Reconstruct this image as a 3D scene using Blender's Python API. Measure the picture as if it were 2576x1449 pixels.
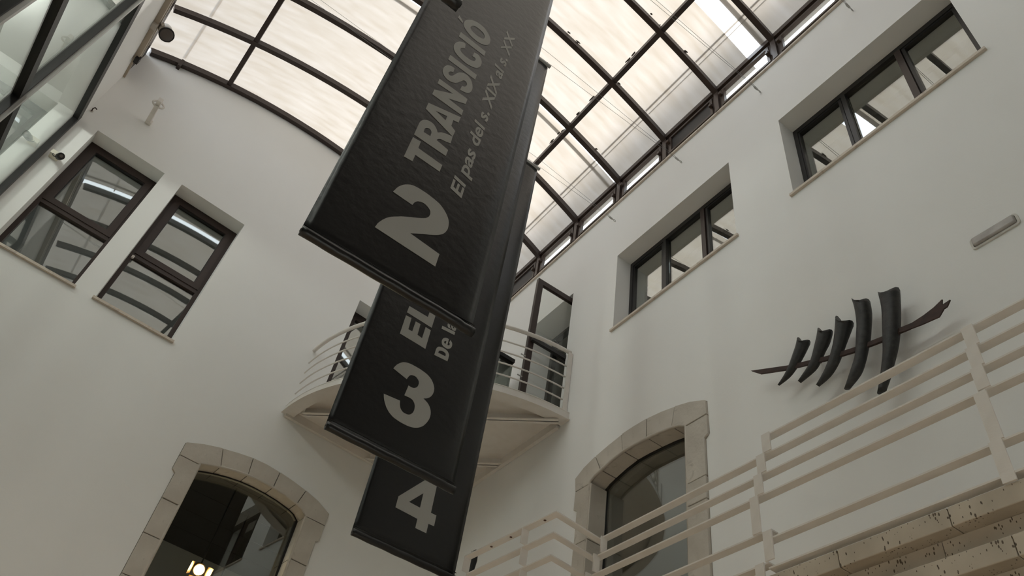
import bpy, bmesh, math, random
from mathutils import Vector, Matrix
from mathutils.geometry import tessellate_polygon
random.seed(7)
C = bpy.context.scene.collection
for _o in list(bpy.data.objects): bpy.data.objects.remove(_o)

# ------------------------------------------------------------------ camera, light, exposure
# metres; the lens stands at the origin, 1.6 m above the hall floor. x runs across the hall, y along wall_right, z up
R = ((0.80318882, 0.50312129, 0.31899322), (-0.5789198, 0.53291366, 0.61713442), (0.14049762, -0.68034696, 0.71929718))
cd = bpy.data.cameras.new('camera'); cam = bpy.data.objects.new('camera', cd); C.objects.link(cam)
cam.matrix_world = Matrix(((R[0][0], -R[0][1], -R[0][2], 0), (R[1][0], -R[1][1], -R[1][2], 0), (R[2][0], -R[2][1], -R[2][2], 0), (0, 0, 0, 1)))
cd.sensor_width = 36.0; cd.lens = 1933.632 / 2576 * 36; cd.clip_start = 0.05; cd.clip_end = 200
bpy.context.scene.camera = cam
W = bpy.data.worlds.new('hazy_sky'); bpy.context.scene.world = W; W.use_nodes = True
bg = W.node_tree.nodes['Background']; bg.inputs[0].default_value = (0.86, 0.93, 1.0, 1); bg.inputs[1].default_value = 1.85
sl = bpy.data.lights.new('sun', 'SUN'); sun = bpy.data.objects.new('sun', sl); C.objects.link(sun)
sl.energy = 6.0; sl.angle = math.radians(14); sl.color = (1.0, 0.965, 0.91)
sun.rotation_euler = Vector((-0.70, 0.16, -0.66)).to_track_quat('-Z', 'Y').to_euler(); sun.location = (9, -2, 16)
vs = bpy.context.scene.view_settings
vs.view_transform = 'Standard'; vs.look = 'None'; vs.gamma = 1.0; vs.use_curve_mapping = False; vs.exposure = 1.02
cy = bpy.context.scene.cycles
cy.max_bounces = 12; cy.diffuse_bounces = 7; cy.glossy_bounces = 5; cy.transmission_bounces = 8; cy.transparent_max_bounces = 12
cy.sample_clamp_indirect = 6.0

# ------------------------------------------------------------------ frames of reference
TA = math.radians(4.338191)
UA = Vector((math.cos(TA), math.sin(TA), 0)); NA = Vector((-math.sin(TA), math.cos(TA), 0)); KA = 8.5
XB = 4.24
CORNER = Vector((4.24, 8.8466, 0))
AC = math.radians(-5.7); DC = Vector((math.sin(AC), math.cos(AC), 0)); NC = Vector((math.cos(AC), -math.sin(AC), 0)); PC = Vector((-2.47, 8.34, 0))
def FA(u, z, d=0): return UA * u + NA * (KA + d) + Vector((0, 0, z))       # back wall: d behind its face
def FB(y, z, d=0): return Vector((XB + d, y, z))                            # right wall
def FC(s, z, d=0): return PC + DC * s - NC * d + Vector((0, 0, z))          # left wall
def FI(x, y, z=0): return Vector((x, y, z))
def FY(y0): return lambda x, z, d=0: Vector((x, y0 + d, z))
def xc_at(y): return PC.x + DC.x / DC.y * (y - PC.y)                       # x of the left wall at y
AXC, AZC, AR = 0.741, 3.230, 7.411                                        # circle of the vaulted roof
def za(x): return AZC + math.sqrt(AR * AR - (x - AXC) ** 2)

# ------------------------------------------------------------------ mesh helpers
class M:
    def __init__(s): s.v = []; s.f = []; s.sm = []
    def add(s, vs, fs, smooth=False):
        b = len(s.v); s.v += [Vector(q) for q in vs]
        s.f += [tuple(b + i for i in f) for f in fs]; s.sm += [smooth] * len(fs); return s
    def prism(s, fr, outer, d0, d1, holes=()):
        loops = [list(outer)] + [list(h) for h in holes]
        flat = [p for l in loops for p in l]
        tris = tessellate_polygon([[Vector((p[0], p[1], 0)) for p in l] for l in loops])
        n = len(flat)
        vs = [fr(p[0], p[1], d0) for p in flat] + [fr(p[0], p[1], d1) for p in flat]
        fs = [tuple(t) for t in tris] + [tuple(n + i for i in reversed(t)) for t in tris]
        o = 0
        for l in loops:
            m = len(l)
            for i in range(m): fs.append((o + i, o + (i + 1) % m, n + o + (i + 1) % m, n + o + i))
            o += m
        return s.add(vs, fs)
    def box(s, fr, a0, a1, b0, b1, d0, d1): return s.prism(fr, ((a0, b0), (a1, b0), (a1, b1), (a0, b1)), d0, d1)
    def rings(s, rs, closed_ends=True, smooth=True):
        n = len(rs[0]); vs = [p for r in rs for p in r]; fs = []
        for k in range(len(rs) - 1):
            for i in range(n):
                j = (i + 1) % n; fs.append((k * n + i, k * n + j, (k + 1) * n + j, (k + 1) * n + i))
        s.add(vs, fs, smooth)
        if closed_ends:
            s.add(rs[0], [tuple(range(n))]); s.add(rs[-1], [tuple(range(n))])
        return s
    def tube(s, pts, r, n=10, up=Vector((0, 0, 1)), r2=None, smooth=True):
        pts = [Vector(p) for p in pts]; rs = []
        for i, p in enumerate(pts):
            t = (pts[min(i + 1, len(pts) - 1)] - pts[max(i - 1, 0)]).normalized()
            a = t.cross(up)
            if a.length < 1e-4: a = t.cross(Vector((1, 0, 0)))
            a.normalize(); b = a.cross(t)
            ra = r[i] if isinstance(r, (list, tuple)) else r; rb = ra if r2 is None else r2
            rs.append([p + a * (ra * math.cos(2 * math.pi * k / n)) + b * (rb * math.sin(2 * math.pi * k / n)) for k in range(n)])
        return s.rings(rs, True, smooth)
    def bar(s, pts, w, h, up=Vector((0, 0, 1)), closed=False, off=(0, 0)):
        """rectangular bar along a polyline with mitred corners: w across, h along up"""
        pts = [Vector(p) for p in pts]; rs = []
        for i, p in enumerate(pts):
            d0 = (p - pts[i - 1]).normalized() if i > 0 else (pts[1] - p).normalized()
            d1 = (pts[i + 1] - p).normalized() if i < len(pts) - 1 else d0
            a0 = d0.cross(up).normalized(); a1 = d1.cross(up).normalized(); a = (a0 + a1).normalized()
            k = 1 / max(0.35, a.dot(a0)); uu = a.cross((d0 + d1).normalized()).normalized()
            if uu.dot(up) < 0: uu = -uu
            rs.append([p + a * k * (off[0] + x * w / 2) + uu * (off[1] + y * h / 2) for x, y in ((-1, -1), (1, -1), (1, 1), (-1, 1))])
        return s.rings(rs, True, False)
    def cyl(s, p0, p1, r0, r1=None, n=16):
        p0 = Vector(p0); p1 = Vector(p1); return s.tube([p0, p1], [r0, r0 if r1 is None else r1], n, Vector((0.12, 0.31, 0.94)))

def empty(name, loc, label=None, cat=None, group=None, kind=None):
    o = bpy.data.objects.new(name, None); C.objects.link(o); o.location = loc; o.empty_display_size = 0.1
    return tag(o, label, cat, group, kind)
def tag(o, label=None, cat=None, group=None, kind=None):
    if label: o['label'] = label
    if cat: o['category'] = cat
    if group: o['group'] = group
    if kind: o['kind'] = kind
    return o
def wloc(o):
    v = Vector((0, 0, 0))
    while o is not None: v += o.location; o = o.parent
    return v
def obj(name, m, mat, parent=None, bevel=0):
    if not m.v: return None
    lo = Vector([min(q[i] for q in m.v) for i in range(3)]); hi = Vector([max(q[i] for q in m.v) for i in range(3)]); c = (lo + hi) / 2
    me = bpy.data.meshes.new(name); me.from_pydata([q - c for q in m.v], [], m.f)
    bm = bmesh.new(); bm.from_mesh(me)
    for f, sm in zip(bm.faces, m.sm): f.smooth = sm
    bmesh.ops.remove_doubles(bm, verts=bm.verts, dist=1e-5)
    bmesh.ops.recalc_face_normals(bm, faces=bm.faces)
    bm.to_mesh(me); bm.free()
    me.materials.append(mat)
    o = bpy.data.objects.new(name, me); C.objects.link(o)
    if parent is not None: o.parent = parent; o.location = c - wloc(parent)
    else: o.location = c
    if bevel:
        b = o.modifiers.new('bevel', 'BEVEL'); b.width = bevel; b.segments = 2; b.limit_method = 'ANGLE'; b.angle_limit = math.radians(40)
    return o

# ------------------------------------------------------------------ materials
def mat(name, col, rough=0.6, metal=0.0, spec=0.5, noise=None, bump=None, emit=None):
    m = bpy.data.materials.new(name); m.use_nodes = True; nt = m.node_tree; p = nt.nodes['Principled BSDF']
    p.inputs['Base Color'].default_value = (*col, 1); p.inputs['Roughness'].default_value = rough
    p.inputs['Metallic'].default_value = metal; p.inputs['Specular IOR Level'].default_value = spec
    tc = nt.nodes.new('ShaderNodeTexCoord')
    if noise:                                   # (scale, colour 2, detail, low, high)
        n = nt.nodes.new('ShaderNodeTexNoise'); n.inputs['Scale'].default_value = noise[0]; n.inputs['Detail'].default_value = noise[2]
        r = nt.nodes.new('ShaderNodeValToRGB'); r.color_ramp.elements[0].position = noise[3]; r.color_ramp.elements[1].position = noise[4]
        r.color_ramp.elements[0].color = (*col, 1); r.color_ramp.elements[1].color = (*noise[1], 1)
        nt.links.new(tc.outputs['Object'], n.inputs['Vector']); nt.links.new(n.outputs['Fac'], r.inputs['Fac']); nt.links.new(r.outputs['Color'], p.inputs['Base Color'])
    if bump:                                    # (scale, strength, distance, detail)
        n2 = nt.nodes.new('ShaderNodeTexNoise'); n2.inputs['Scale'].default_value = bump[0]; n2.inputs['Detail'].default_value = bump[3]
        b = nt.nodes.new('ShaderNodeBump'); b.inputs['Strength'].default_value = bump[1]; b.inputs['Distance'].default_value = bump[2]
        nt.links.new(tc.outputs['Object'], n2.inputs['Vector']); nt.links.new(n2.outputs['Fac'], b.inputs['Height']); nt.links.new(b.outputs['Normal'], p.inputs['Normal'])
    if emit:
        p.inputs['Emission Color'].default_value = (*emit[0], 1); p.inputs['Emission Strength'].default_value = emit[1]
    return m
def glass(name, tint, boost, rough=0.0):
    """thin pane: clear with a Fresnel mirror that counts the faces of a double pane"""
    m = bpy.data.materials.new(name); m.use_nodes = True; nt = m.node_tree; nt.nodes.clear()
    out = nt.nodes.new('ShaderNodeOutputMaterial'); mix = nt.nodes.new('ShaderNodeMixShader')
    tr = nt.nodes.new('ShaderNodeBsdfTransparent'); tr.inputs[0].default_value = (*tint, 1)
    gl = nt.nodes.new('ShaderNodeBsdfGlossy'); gl.inputs['Roughness'].default_value = rough; gl.inputs[0].default_value = (0.95, 0.97, 0.95, 1)
    fr = nt.nodes.new('ShaderNodeFresnel'); ge = nt.nodes.new('ShaderNodeNewGeometry'); io = nt.nodes.new('ShaderNodeMapRange')
    io.inputs['To Min'].default_value = 1.5; io.inputs['To Max'].default_value = 1 / 1.5     # both faces of the pane mirror alike
    nt.links.new(ge.outputs['Backfacing'], io.inputs['Value']); nt.links.new(io.outputs[0], fr.inputs['IOR'])
    mu = nt.nodes.new('ShaderNodeMath'); mu.operation = 'MULTIPLY'; mu.inputs[1].default_value = boost; mu.use_clamp = True
    nt.links.new(fr.outputs[0], mu.inputs[0]); nt.links.new(mu.outputs[0], mix.inputs[0]); nt.links.new(tr.outputs[0], mix.inputs[1]); nt.links.new(gl.outputs[0], mix.inputs[2]); nt.links.new(mix.outputs[0], out.inputs[0])
    return m
def sheet_mat():
    """milky roof sheet: lets daylight through diffusely, faintly mottled and streaked by dirt"""
    m = bpy.data.materials.new('milky_roof_sheet'); m.use_nodes = True; nt = m.node_tree; nt.nodes.clear()
    out = nt.nodes.new('ShaderNodeOutputMaterial'); mix = nt.nodes.new('ShaderNodeMixShader')
    tl = nt.nodes.new('ShaderNodeBsdfTranslucent'); df = nt.nodes.new('ShaderNodeBsdfDiffuse'); df.inputs[0].default_value = (0.80, 0.77, 0.72, 1)
    ge = nt.nodes.new('ShaderNodeNewGeometry'); mp = nt.nodes.new('ShaderNodeMapping'); mp.inputs['Scale'].default_value = (0.9, 5.0, 0.9)
    n = nt.nodes.new('ShaderNodeTexNoise'); n.inputs['Scale'].default_value = 2.2; n.inputs['Detail'].default_value = 6
    r = nt.nodes.new('ShaderNodeValToRGB'); r.color_ramp.elements[0].position = 0.3; r.color_ramp.elements[1].position = 0.7
    r.color_ramp.elements[0].color = (0.188, 0.164, 0.136, 1); r.color_ramp.elements[1].color = (0.226, 0.205, 0.183, 1)
    nt.links.new(ge.outputs['Position'], mp.inputs['Vector']); nt.links.new(mp.outputs[0], n.inputs['Vector']); nt.links.new(n.outputs['Fac'], r.inputs['Fac']); nt.links.new(r.outputs[0], tl.inputs[0])
    mix.inputs[0].default_value = 0.25
    nt.links.new(tl.outputs[0], mix.inputs[1]); nt.links.new(df.outputs[0], mix.inputs[2]); nt.links.new(mix.outputs[0], out.inputs[0])
    return m
def travertine_mat():
    m = mat('travertine', (0.42, 0.37, 0.295), 0.6, noise=(5.0, (0.53, 0.47, 0.38), 6, 0.3, 0.7)); nt = m.node_tree; p = nt.nodes['Principled BSDF']
    src = p.inputs['Base Color'].links[0].from_socket
    tc = nt.nodes.new('ShaderNodeTexCoord'); mp = nt.nodes.new('ShaderNodeMapping'); mp.inputs['Scale'].default_value = (1, 1.15, 0.5)
    v = nt.nodes.new('ShaderNodeTexVoronoi'); v.inputs['Scale'].default_value = 62; v.inputs['Randomness'].default_value = 1
    n = nt.nodes.new('ShaderNodeTexNoise'); n.inputs['Scale'].default_value = 7; n.inputs['Detail'].default_value = 3
    sub = nt.nodes.new('ShaderNodeMath'); sub.operation = 'MULTIPLY_ADD'; sub.inputs[1].default_value = -1.2; sub.inputs[2].default_value = 0.775
    lt = nt.nodes.new('ShaderNodeMath'); lt.operation = 'LESS_THAN'
    mx = nt.nodes.new('ShaderNodeMixRGB'); mx.inputs[2].default_value = (0.10, 0.075, 0.05, 1)
    nt.links.new(tc.outputs['Object'], mp.inputs[0]); nt.links.new(mp.outputs[0], v.inputs['Vector']); nt.links.new(tc.outputs['Object'], n.inputs['Vector'])
    nt.links.new(n.outputs['Fac'], sub.inputs[0]); nt.links.new(v.outputs['Distance'], lt.inputs[0]); nt.links.new(sub.outputs[0], lt.inputs[1])
    nt.links.new(lt.outputs[0], mx.inputs[0]); nt.links.new(src, mx.inputs[1]); nt.links.new(mx.outputs[0], p.inputs['Base Color'])
    return m
def stone_mat():
    m = mat('grey_limestone', (0.47, 0.43, 0.375), 0.75, noise=(3.5, (0.60, 0.56, 0.50), 9, 0.25, 0.75), bump=(30, 0.35, 0.01, 6)); nt = m.node_tree; p = nt.nodes['Principled BSDF']
    src = p.inputs['Base Color'].links[0].from_socket; tc = nt.nodes.new('ShaderNodeTexCoord')
    n = nt.nodes.new('ShaderNodeTexNoise'); n.inputs['Scale'].default_value = 6; n.inputs['Detail'].default_value = 8; n.inputs['Distortion'].default_value = 1.2
    r = nt.nodes.new('ShaderNodeValToRGB'); r.color_ramp.elements[0].position = 0.62; r.color_ramp.elements[1].position = 0.78
    r.color_ramp.elements[0].color = (0, 0, 0, 1); r.color_ramp.elements[1].color = (0.75, 0.75, 0.75, 1)
    mx = nt.nodes.new('ShaderNodeMixRGB'); mx.inputs[2].default_value = (0.22, 0.195, 0.165, 1)
    nt.links.new(tc.outputs['Object'], n.inputs['Vector']); nt.links.new(n.outputs['Fac'], r.inputs[0]); nt.links.new(r.outputs[0], mx.inputs[0]); nt.links.new(src, mx.inputs[1]); nt.links.new(mx.outputs[0], p.inputs['Base Color'])
    return m
PLASTER = mat('white_plaster', (0.865, 0.87, 0.86), 0.85, spec=0.2, noise=(0.7, (0.845, 0.845, 0.83), 4, 0.35, 0.65), bump=(55, 0.12, 0.004, 4))
BROWN = mat('dark_brown_aluminium', (0.038, 0.024, 0.020), 0.42, spec=0.4)
BROWN2 = mat('mid_brown_aluminium', (0.075, 0.053, 0.044), 0.4, spec=0.45)
BLACKM = mat('black_aluminium', (0.018, 0.017, 0.017), 0.4, spec=0.4)
STONE = stone_mat(); TRAV = travertine_mat(); SHEET = sheet_mat()
MORTAR = mat('dark_mortar', (0.13, 0.115, 0.10), 0.9)
WPAINT = mat('white_painted_steel', (0.74, 0.71, 0.67), 0.42, spec=0.45, noise=(9, (0.70, 0.665, 0.62), 5, 0.4, 0.7), bump=(120, 0.18, 0.003, 3))
CREAM = mat('cream_marble_sill', (0.60, 0.53, 0.45), 0.5, noise=(14, (0.40, 0.33, 0.27), 6, 0.55, 0.75))
VINYL = mat('black_vinyl', (0.010, 0.0095, 0.009), 0.33, spec=0.42, bump=(16, 0.22, 0.010, 3))
PRINT = mat('grey_print', (0.36, 0.355, 0.33), 0.45, spec=0.4)
GLASS = glass('window_glass', (0.84, 0.86, 0.84), 3.0)
GLASSC = glass('greenish_gallery_glass', (0.86, 0.90, 0.88), 1.3)
CLEAR = glass('clear_glass', (0.98, 0.99, 0.98), 1.0)
DARKP = mat('dark_panel', (0.045, 0.042, 0.042), 0.5)
HORN = mat('charcoal_horn', (0.022, 0.022, 0.022), 0.48, spec=0.45, noise=(25, (0.04, 0.038, 0.036), 6, 0.4, 0.7), bump=(60, 0.3, 0.006, 4))
RUST = mat('rusty_steel', (0.055, 0.026, 0.020), 0.7, noise=(18, (0.03, 0.016, 0.013), 5, 0.35, 0.65))
GREYM = mat('grey_painted_metal', (0.42, 0.42, 0.40), 0.4)
BEIGEM = mat('beige_painted_metal', (0.42, 0.36, 0.29), 0.5)
LAMPW = mat('lamp_housing', (0.55, 0.51, 0.46), 0.4)
LENS = mat('dark_lens', (0.10, 0.082, 0.075), 0.3)
BLACK = mat('matt_black', (0.012, 0.012, 0.012), 0.55)
BRASS = mat('brass_tinted_housing', (0.42, 0.26, 0.09), 0.35, metal=0.8)
GLOW = mat('lamp_glow', (1, 0.9, 0.7), 0.4, emit=((1.0, 0.80, 0.48), 30.0))
STEEL = mat('steel_wire', (0.25, 0.25, 0.25), 0.35, metal=0.9)
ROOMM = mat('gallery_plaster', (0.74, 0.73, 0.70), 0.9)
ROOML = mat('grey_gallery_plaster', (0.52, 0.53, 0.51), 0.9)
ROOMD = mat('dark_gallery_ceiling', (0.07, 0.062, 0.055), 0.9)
FLOORM = mat('pale_terrazzo', (0.60, 0.48, 0.35), 0.5, noise=(40, (0.52, 0.41, 0.29), 4, 0.4, 0.6))
PAVING = mat('grey_paving', (0.34, 0.32, 0.295), 0.85, noise=(3, (0.29, 0.275, 0.255), 4, 0.4, 0.6))
DIFFUSER = mat('milky_diffuser', (0.36, 0.34, 0.32), 0.22, spec=0.6, noise=(7, (0.48, 0.46, 0.44), 3, 0.35, 0.65))
BROWNWOOD = mat('brown_panel', (0.13, 0.075, 0.045), 0.5)
SCREW = mat('rust_spot', (0.10, 0.045, 0.025), 0.8)
OUTER = mat('outer_render', (0.55, 0.53, 0.52), 0.9)

# outlines of the printed lettering and of the sculpture (metres, in the plane of each)
TWO = (((0.567,3.375),(0.573,3.397),(0.578,3.419),(0.585,3.439),(0.595,3.458),(0.605,3.475),(0.617,3.49),(0.63,3.502),(0.644,3.513),(0.661,3.521),(0.682,3.526),(0.705,3.528),(0.728,3.528),(0.748,3.528),(0.768,3.526),(0.788,3.523),(0.808,3.52),(0.827,3.516),(0.845,3.511),(0.861,3.502),(0.876,3.492),(0.89,3.48),(0.903,3.467),(0.914,3.454),(0.923,3.44),(0.93,3.426),(0.935,3.412),(0.938,3.398),(0.94,3.383),(0.941,3.366),(0.941,3.351),(0.938,3.335),(0.934,3.319),(0.928,3.305),(0.92,3.291),(0.911,3.279),(0.901,3.267),(0.889,3.256),(0.877,3.246),(0.862,3.235),(0.846,3.224),(0.829,3.214),(0.81,3.201),(0.789,3.185),(0.766,3.168),(0.743,3.151),(0.94,3.131),(0.939,3.027),(0.552,3.043),(0.555,3.058),(0.557,3.074),(0.561,3.09),(0.567,3.105),(0.573,3.121),(0.581,3.137),(0.589,3.152),(0.599,3.167),(0.611,3.182),(0.626,3.197),(0.644,3.213),(0.661,3.229),(0.679,3.243),(0.698,3.257),(0.715,3.27),(0.732,3.281),(0.748,3.292),(0.762,3.302),(0.775,3.312),(0.787,3.322),(0.796,3.331),(0.803,3.341),(0.808,3.351),(0.812,3.361),(0.813,3.372),(0.814,3.383),(0.812,3.394),(0.81,3.403),(0.805,3.411),(0.799,3.418),(0.79,3.425),(0.779,3.431),(0.768,3.435),(0.759,3.436),(0.751,3.436),(0.743,3.434),(0.734,3.431),(0.727,3.426),(0.72,3.421),(0.714,3.414),(0.709,3.407),(0.705,3.399),(0.702,3.389),(0.7,3.378),(0.698,3.367)),)
THREE = (((1.335,3.377),(1.339,3.392),(1.344,3.406),(1.35,3.42),(1.357,3.432),(1.366,3.444),(1.375,3.455),(1.384,3.464),(1.393,3.471),(1.404,3.477),(1.417,3.482),(1.431,3.486),(1.447,3.489),(1.466,3.49),(1.487,3.49),(1.508,3.49),(1.53,3.489),(1.552,3.486),(1.572,3.483),(1.589,3.479),(1.604,3.473),(1.618,3.466),(1.631,3.457),(1.642,3.447),(1.652,3.435),(1.66,3.423),(1.667,3.41),(1.672,3.397),(1.675,3.383),(1.676,3.368),(1.675,3.354),(1.673,3.341),(1.669,3.329),(1.664,3.317),(1.658,3.307),(1.651,3.299),(1.643,3.29),(1.634,3.283),(1.623,3.276),(1.613,3.27),(1.625,3.266),(1.636,3.261),(1.647,3.256),(1.658,3.249),(1.668,3.24),(1.677,3.23),(1.684,3.219),(1.691,3.206),(1.695,3.193),(1.698,3.178),(1.699,3.163),(1.698,3.147),(1.696,3.131),(1.691,3.114),(1.686,3.099),(1.679,3.083),(1.671,3.068),(1.661,3.054),(1.649,3.041),(1.635,3.03),(1.621,3.021),(1.607,3.014),(1.593,3.009),(1.577,3.005),(1.557,3.002),(1.536,3.001),(1.515,3.001),(1.493,3.002),(1.471,3.005),(1.451,3.008),(1.433,3.014),(1.416,3.022),(1.401,3.031),(1.388,3.042),(1.375,3.054),(1.365,3.067),(1.355,3.081),(1.347,3.095),(1.34,3.109),(1.335,3.121),(1.331,3.133),(1.327,3.144),(1.453,3.157),(1.455,3.149),(1.457,3.14),(1.459,3.131),(1.463,3.121),(1.468,3.11),(1.474,3.101),(1.482,3.093),(1.491,3.087),(1.501,3.083),(1.514,3.082),(1.527,3.083),(1.539,3.086),(1.549,3.092),(1.556,3.099),(1.562,3.108),(1.567,3.118),(1.57,3.129),(1.572,3.141),(1.572,3.154),(1.57,3.167),(1.568,3.178),(1.564,3.187),(1.56,3.195),(1.554,3.202),(1.547,3.209),(1.538,3.215),(1.527,3.218),(1.511,3.219),(1.491,3.217),(1.472,3.216),(1.48,3.309),(1.488,3.307),(1.495,3.306),(1.503,3.306),(1.51,3.307),(1.518,3.309),(1.526,3.313),(1.533,3.319),(1.54,3.326),(1.545,3.335),(1.548,3.345),(1.549,3.357),(1.549,3.368),(1.547,3.376),(1.545,3.383),(1.54,3.39),(1.533,3.397),(1.524,3.404),(1.515,3.409),(1.506,3.41),(1.498,3.409),(1.49,3.407),(1.482,3.405),(1.475,3.401),(1.468,3.394),(1.462,3.382),(1.457,3.366),(1.453,3.35)),)
FOUR = (((2.162,3.302),(2.363,3.561),(2.481,3.564),(2.487,3.296),(2.542,3.296),(2.544,3.196),(2.488,3.193),(2.489,3.107),(2.382,3.107),(2.379,3.19),(2.163,3.198)),((2.375,3.433),(2.267,3.298),(2.378,3.294)))
TITLE2 = ((((0.548,3.922),(0.604,3.928),(0.605,3.857),(0.782,3.848),(0.78,3.776),(0.604,3.782),(0.603,3.713),(0.544,3.706)),),(((0.548,3.952),(0.549,4.089),(0.551,4.099),(0.552,4.109),(0.555,4.119),(0.559,4.129),(0.564,4.138),(0.57,4.147),(0.578,4.155),(0.587,4.163),(0.597,4.168),(0.608,4.17),(0.62,4.171),(0.632,4.169),(0.642,4.164),(0.651,4.157),(0.66,4.148),(0.667,4.138),(0.674,4.127),(0.68,4.115),(0.688,4.123),(0.695,4.132),(0.703,4.14),(0.714,4.147),(0.727,4.154),(0.74,4.16),(0.753,4.164),(0.768,4.168),(0.782,4.172),(0.785,4.095),(0.772,4.09),(0.759,4.085),(0.747,4.081),(0.737,4.079),(0.728,4.077),(0.72,4.075),(0.712,4.071),(0.706,4.065),(0.7,4.059),(0.696,4.052),(0.694,4.045),(0.691,4.038),(0.784,4.018),(0.783,3.949)),((0.597,4.032),(0.596,4.046),(0.595,4.059),(0.596,4.071),(0.599,4.08),(0.603,4.087),(0.608,4.092),(0.613,4.096),(0.62,4.099),(0.626,4.099),(0.632,4.095),(0.638,4.089),(0.643,4.08),(0.645,4.067),(0.645,4.051),(0.646,4.035))),(((0.552,4.34),(0.789,4.42),(0.787,4.349),(0.748,4.338),(0.749,4.268),(0.786,4.243),(0.782,4.172),(0.552,4.264)),((0.616,4.311),(0.699,4.335),(0.699,4.284))),(((0.556,4.669),(0.79,4.663),(0.79,4.595),(0.664,4.524),(0.789,4.51),(0.79,4.446),(0.553,4.452),(0.553,4.515),(0.684,4.61),(0.556,4.604)),),(((0.626,4.905),(0.628,4.847),(0.62,4.843),(0.613,4.839),(0.607,4.833),(0.602,4.824),(0.598,4.812),(0.598,4.801),(0.601,4.794),(0.606,4.788),(0.612,4.785),(0.618,4.788),(0.625,4.794),(0.632,4.804),(0.638,4.819),(0.644,4.838),(0.65,4.855),(0.656,4.871),(0.663,4.886),(0.67,4.899),(0.68,4.91),(0.69,4.919),(0.701,4.926),(0.713,4.929),(0.725,4.93),(0.738,4.927),(0.75,4.92),(0.762,4.909),(0.773,4.896),(0.781,4.88),(0.788,4.861),(0.793,4.843),(0.797,4.826),(0.798,4.809),(0.798,4.793),(0.796,4.776),(0.792,4.76),(0.787,4.746),(0.78,4.735),(0.771,4.725),(0.76,4.718),(0.747,4.713),(0.732,4.71),(0.717,4.707),(0.72,4.762),(0.728,4.768),(0.736,4.773),(0.743,4.781),(0.747,4.792),(0.75,4.806),(0.751,4.818),(0.748,4.828),(0.744,4.838),(0.738,4.843),(0.731,4.845),(0.724,4.844),(0.717,4.839),(0.712,4.83),(0.707,4.818),(0.701,4.804),(0.694,4.789),(0.687,4.772),(0.679,4.757),(0.67,4.745),(0.66,4.736),(0.65,4.729),(0.637,4.724),(0.623,4.721),(0.61,4.721),(0.598,4.724),(0.586,4.731),(0.576,4.739),(0.568,4.749),(0.561,4.762),(0.556,4.775),(0.553,4.79),(0.552,4.807),(0.552,4.823),(0.555,4.839),(0.559,4.856),(0.565,4.87),(0.572,4.882),(0.581,4.893),(0.591,4.9),(0.602,4.903),(0.614,4.904)),),(((0.56,5.024),(0.794,5.014),(0.795,4.944),(0.558,4.953)),),(((0.632,5.297),(0.622,5.295),(0.613,5.293),(0.603,5.288),(0.594,5.28),(0.584,5.268),(0.576,5.255),(0.569,5.24),(0.563,5.223),(0.559,5.205),(0.557,5.187),(0.557,5.168),(0.56,5.149),(0.565,5.132),(0.573,5.115),(0.583,5.101),(0.597,5.09),(0.613,5.08),(0.63,5.073),(0.649,5.067),(0.67,5.062),(0.689,5.06),(0.709,5.062),(0.727,5.067),(0.743,5.073),(0.756,5.08),(0.767,5.088),(0.776,5.098),(0.784,5.111),(0.791,5.127),(0.795,5.144),(0.798,5.163),(0.799,5.184),(0.798,5.203),(0.795,5.22),(0.79,5.234),(0.783,5.247),(0.774,5.259),(0.763,5.269),(0.752,5.275),(0.74,5.275),(0.729,5.271),(0.717,5.267),(0.714,5.203),(0.722,5.205),(0.731,5.206),(0.737,5.205),(0.742,5.201),(0.745,5.195),(0.746,5.188),(0.745,5.179),(0.743,5.168),(0.738,5.158),(0.73,5.151),(0.721,5.145),(0.71,5.141),(0.696,5.139),(0.68,5.139),(0.665,5.14),(0.651,5.143),(0.638,5.148),(0.628,5.153),(0.62,5.161),(0.615,5.17),(0.612,5.179),(0.611,5.188),(0.612,5.197),(0.616,5.206),(0.623,5.215),(0.632,5.223),(0.642,5.231)),),(((0.565,5.404),(0.798,5.386),(0.798,5.315),(0.564,5.327)),),(((0.581,5.638),(0.571,5.62),(0.564,5.601),(0.56,5.582),(0.559,5.563),(0.56,5.544),(0.564,5.526),(0.57,5.511),(0.578,5.497),(0.588,5.485),(0.604,5.471),(0.623,5.459),(0.642,5.449),(0.663,5.442),(0.684,5.438),(0.704,5.436),(0.723,5.438),(0.739,5.443),(0.755,5.45),(0.769,5.46),(0.781,5.472),(0.791,5.486),(0.798,5.501),(0.802,5.517),(0.805,5.535),(0.805,5.553),(0.804,5.572),(0.801,5.59),(0.795,5.609),(0.787,5.627),(0.776,5.645),(0.762,5.661),(0.744,5.677),(0.726,5.689),(0.707,5.696),(0.688,5.699),(0.669,5.699),(0.651,5.696),(0.634,5.689),(0.619,5.679),(0.605,5.668),(0.592,5.653)),((0.63,5.599),(0.624,5.586),(0.62,5.572),(0.619,5.559),(0.623,5.548),(0.629,5.537),(0.638,5.529),(0.651,5.522),(0.666,5.517),(0.681,5.514),(0.695,5.514),(0.708,5.515),(0.72,5.519),(0.731,5.523),(0.74,5.53),(0.747,5.538),(0.75,5.55),(0.751,5.564),(0.75,5.578),(0.746,5.589),(0.74,5.6),(0.732,5.609),(0.72,5.616),(0.706,5.62),(0.692,5.623),(0.679,5.624),(0.666,5.624),(0.655,5.622),(0.645,5.616),(0.636,5.608))),(((0.504,5.607),(0.548,5.562),(0.552,5.535),(0.501,5.562)),))
TITLE3 = ((((1.298,3.878),(1.345,3.882),(1.349,3.768),(1.383,3.769),(1.385,3.874),(1.427,3.874),(1.43,3.765),(1.472,3.759),(1.473,3.875),(1.52,3.872),(1.521,3.683),(1.298,3.691)),),(((1.299,3.979),(1.466,3.977),(1.471,4.114),(1.523,4.111),(1.521,3.9),(1.297,3.91)),))
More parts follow.
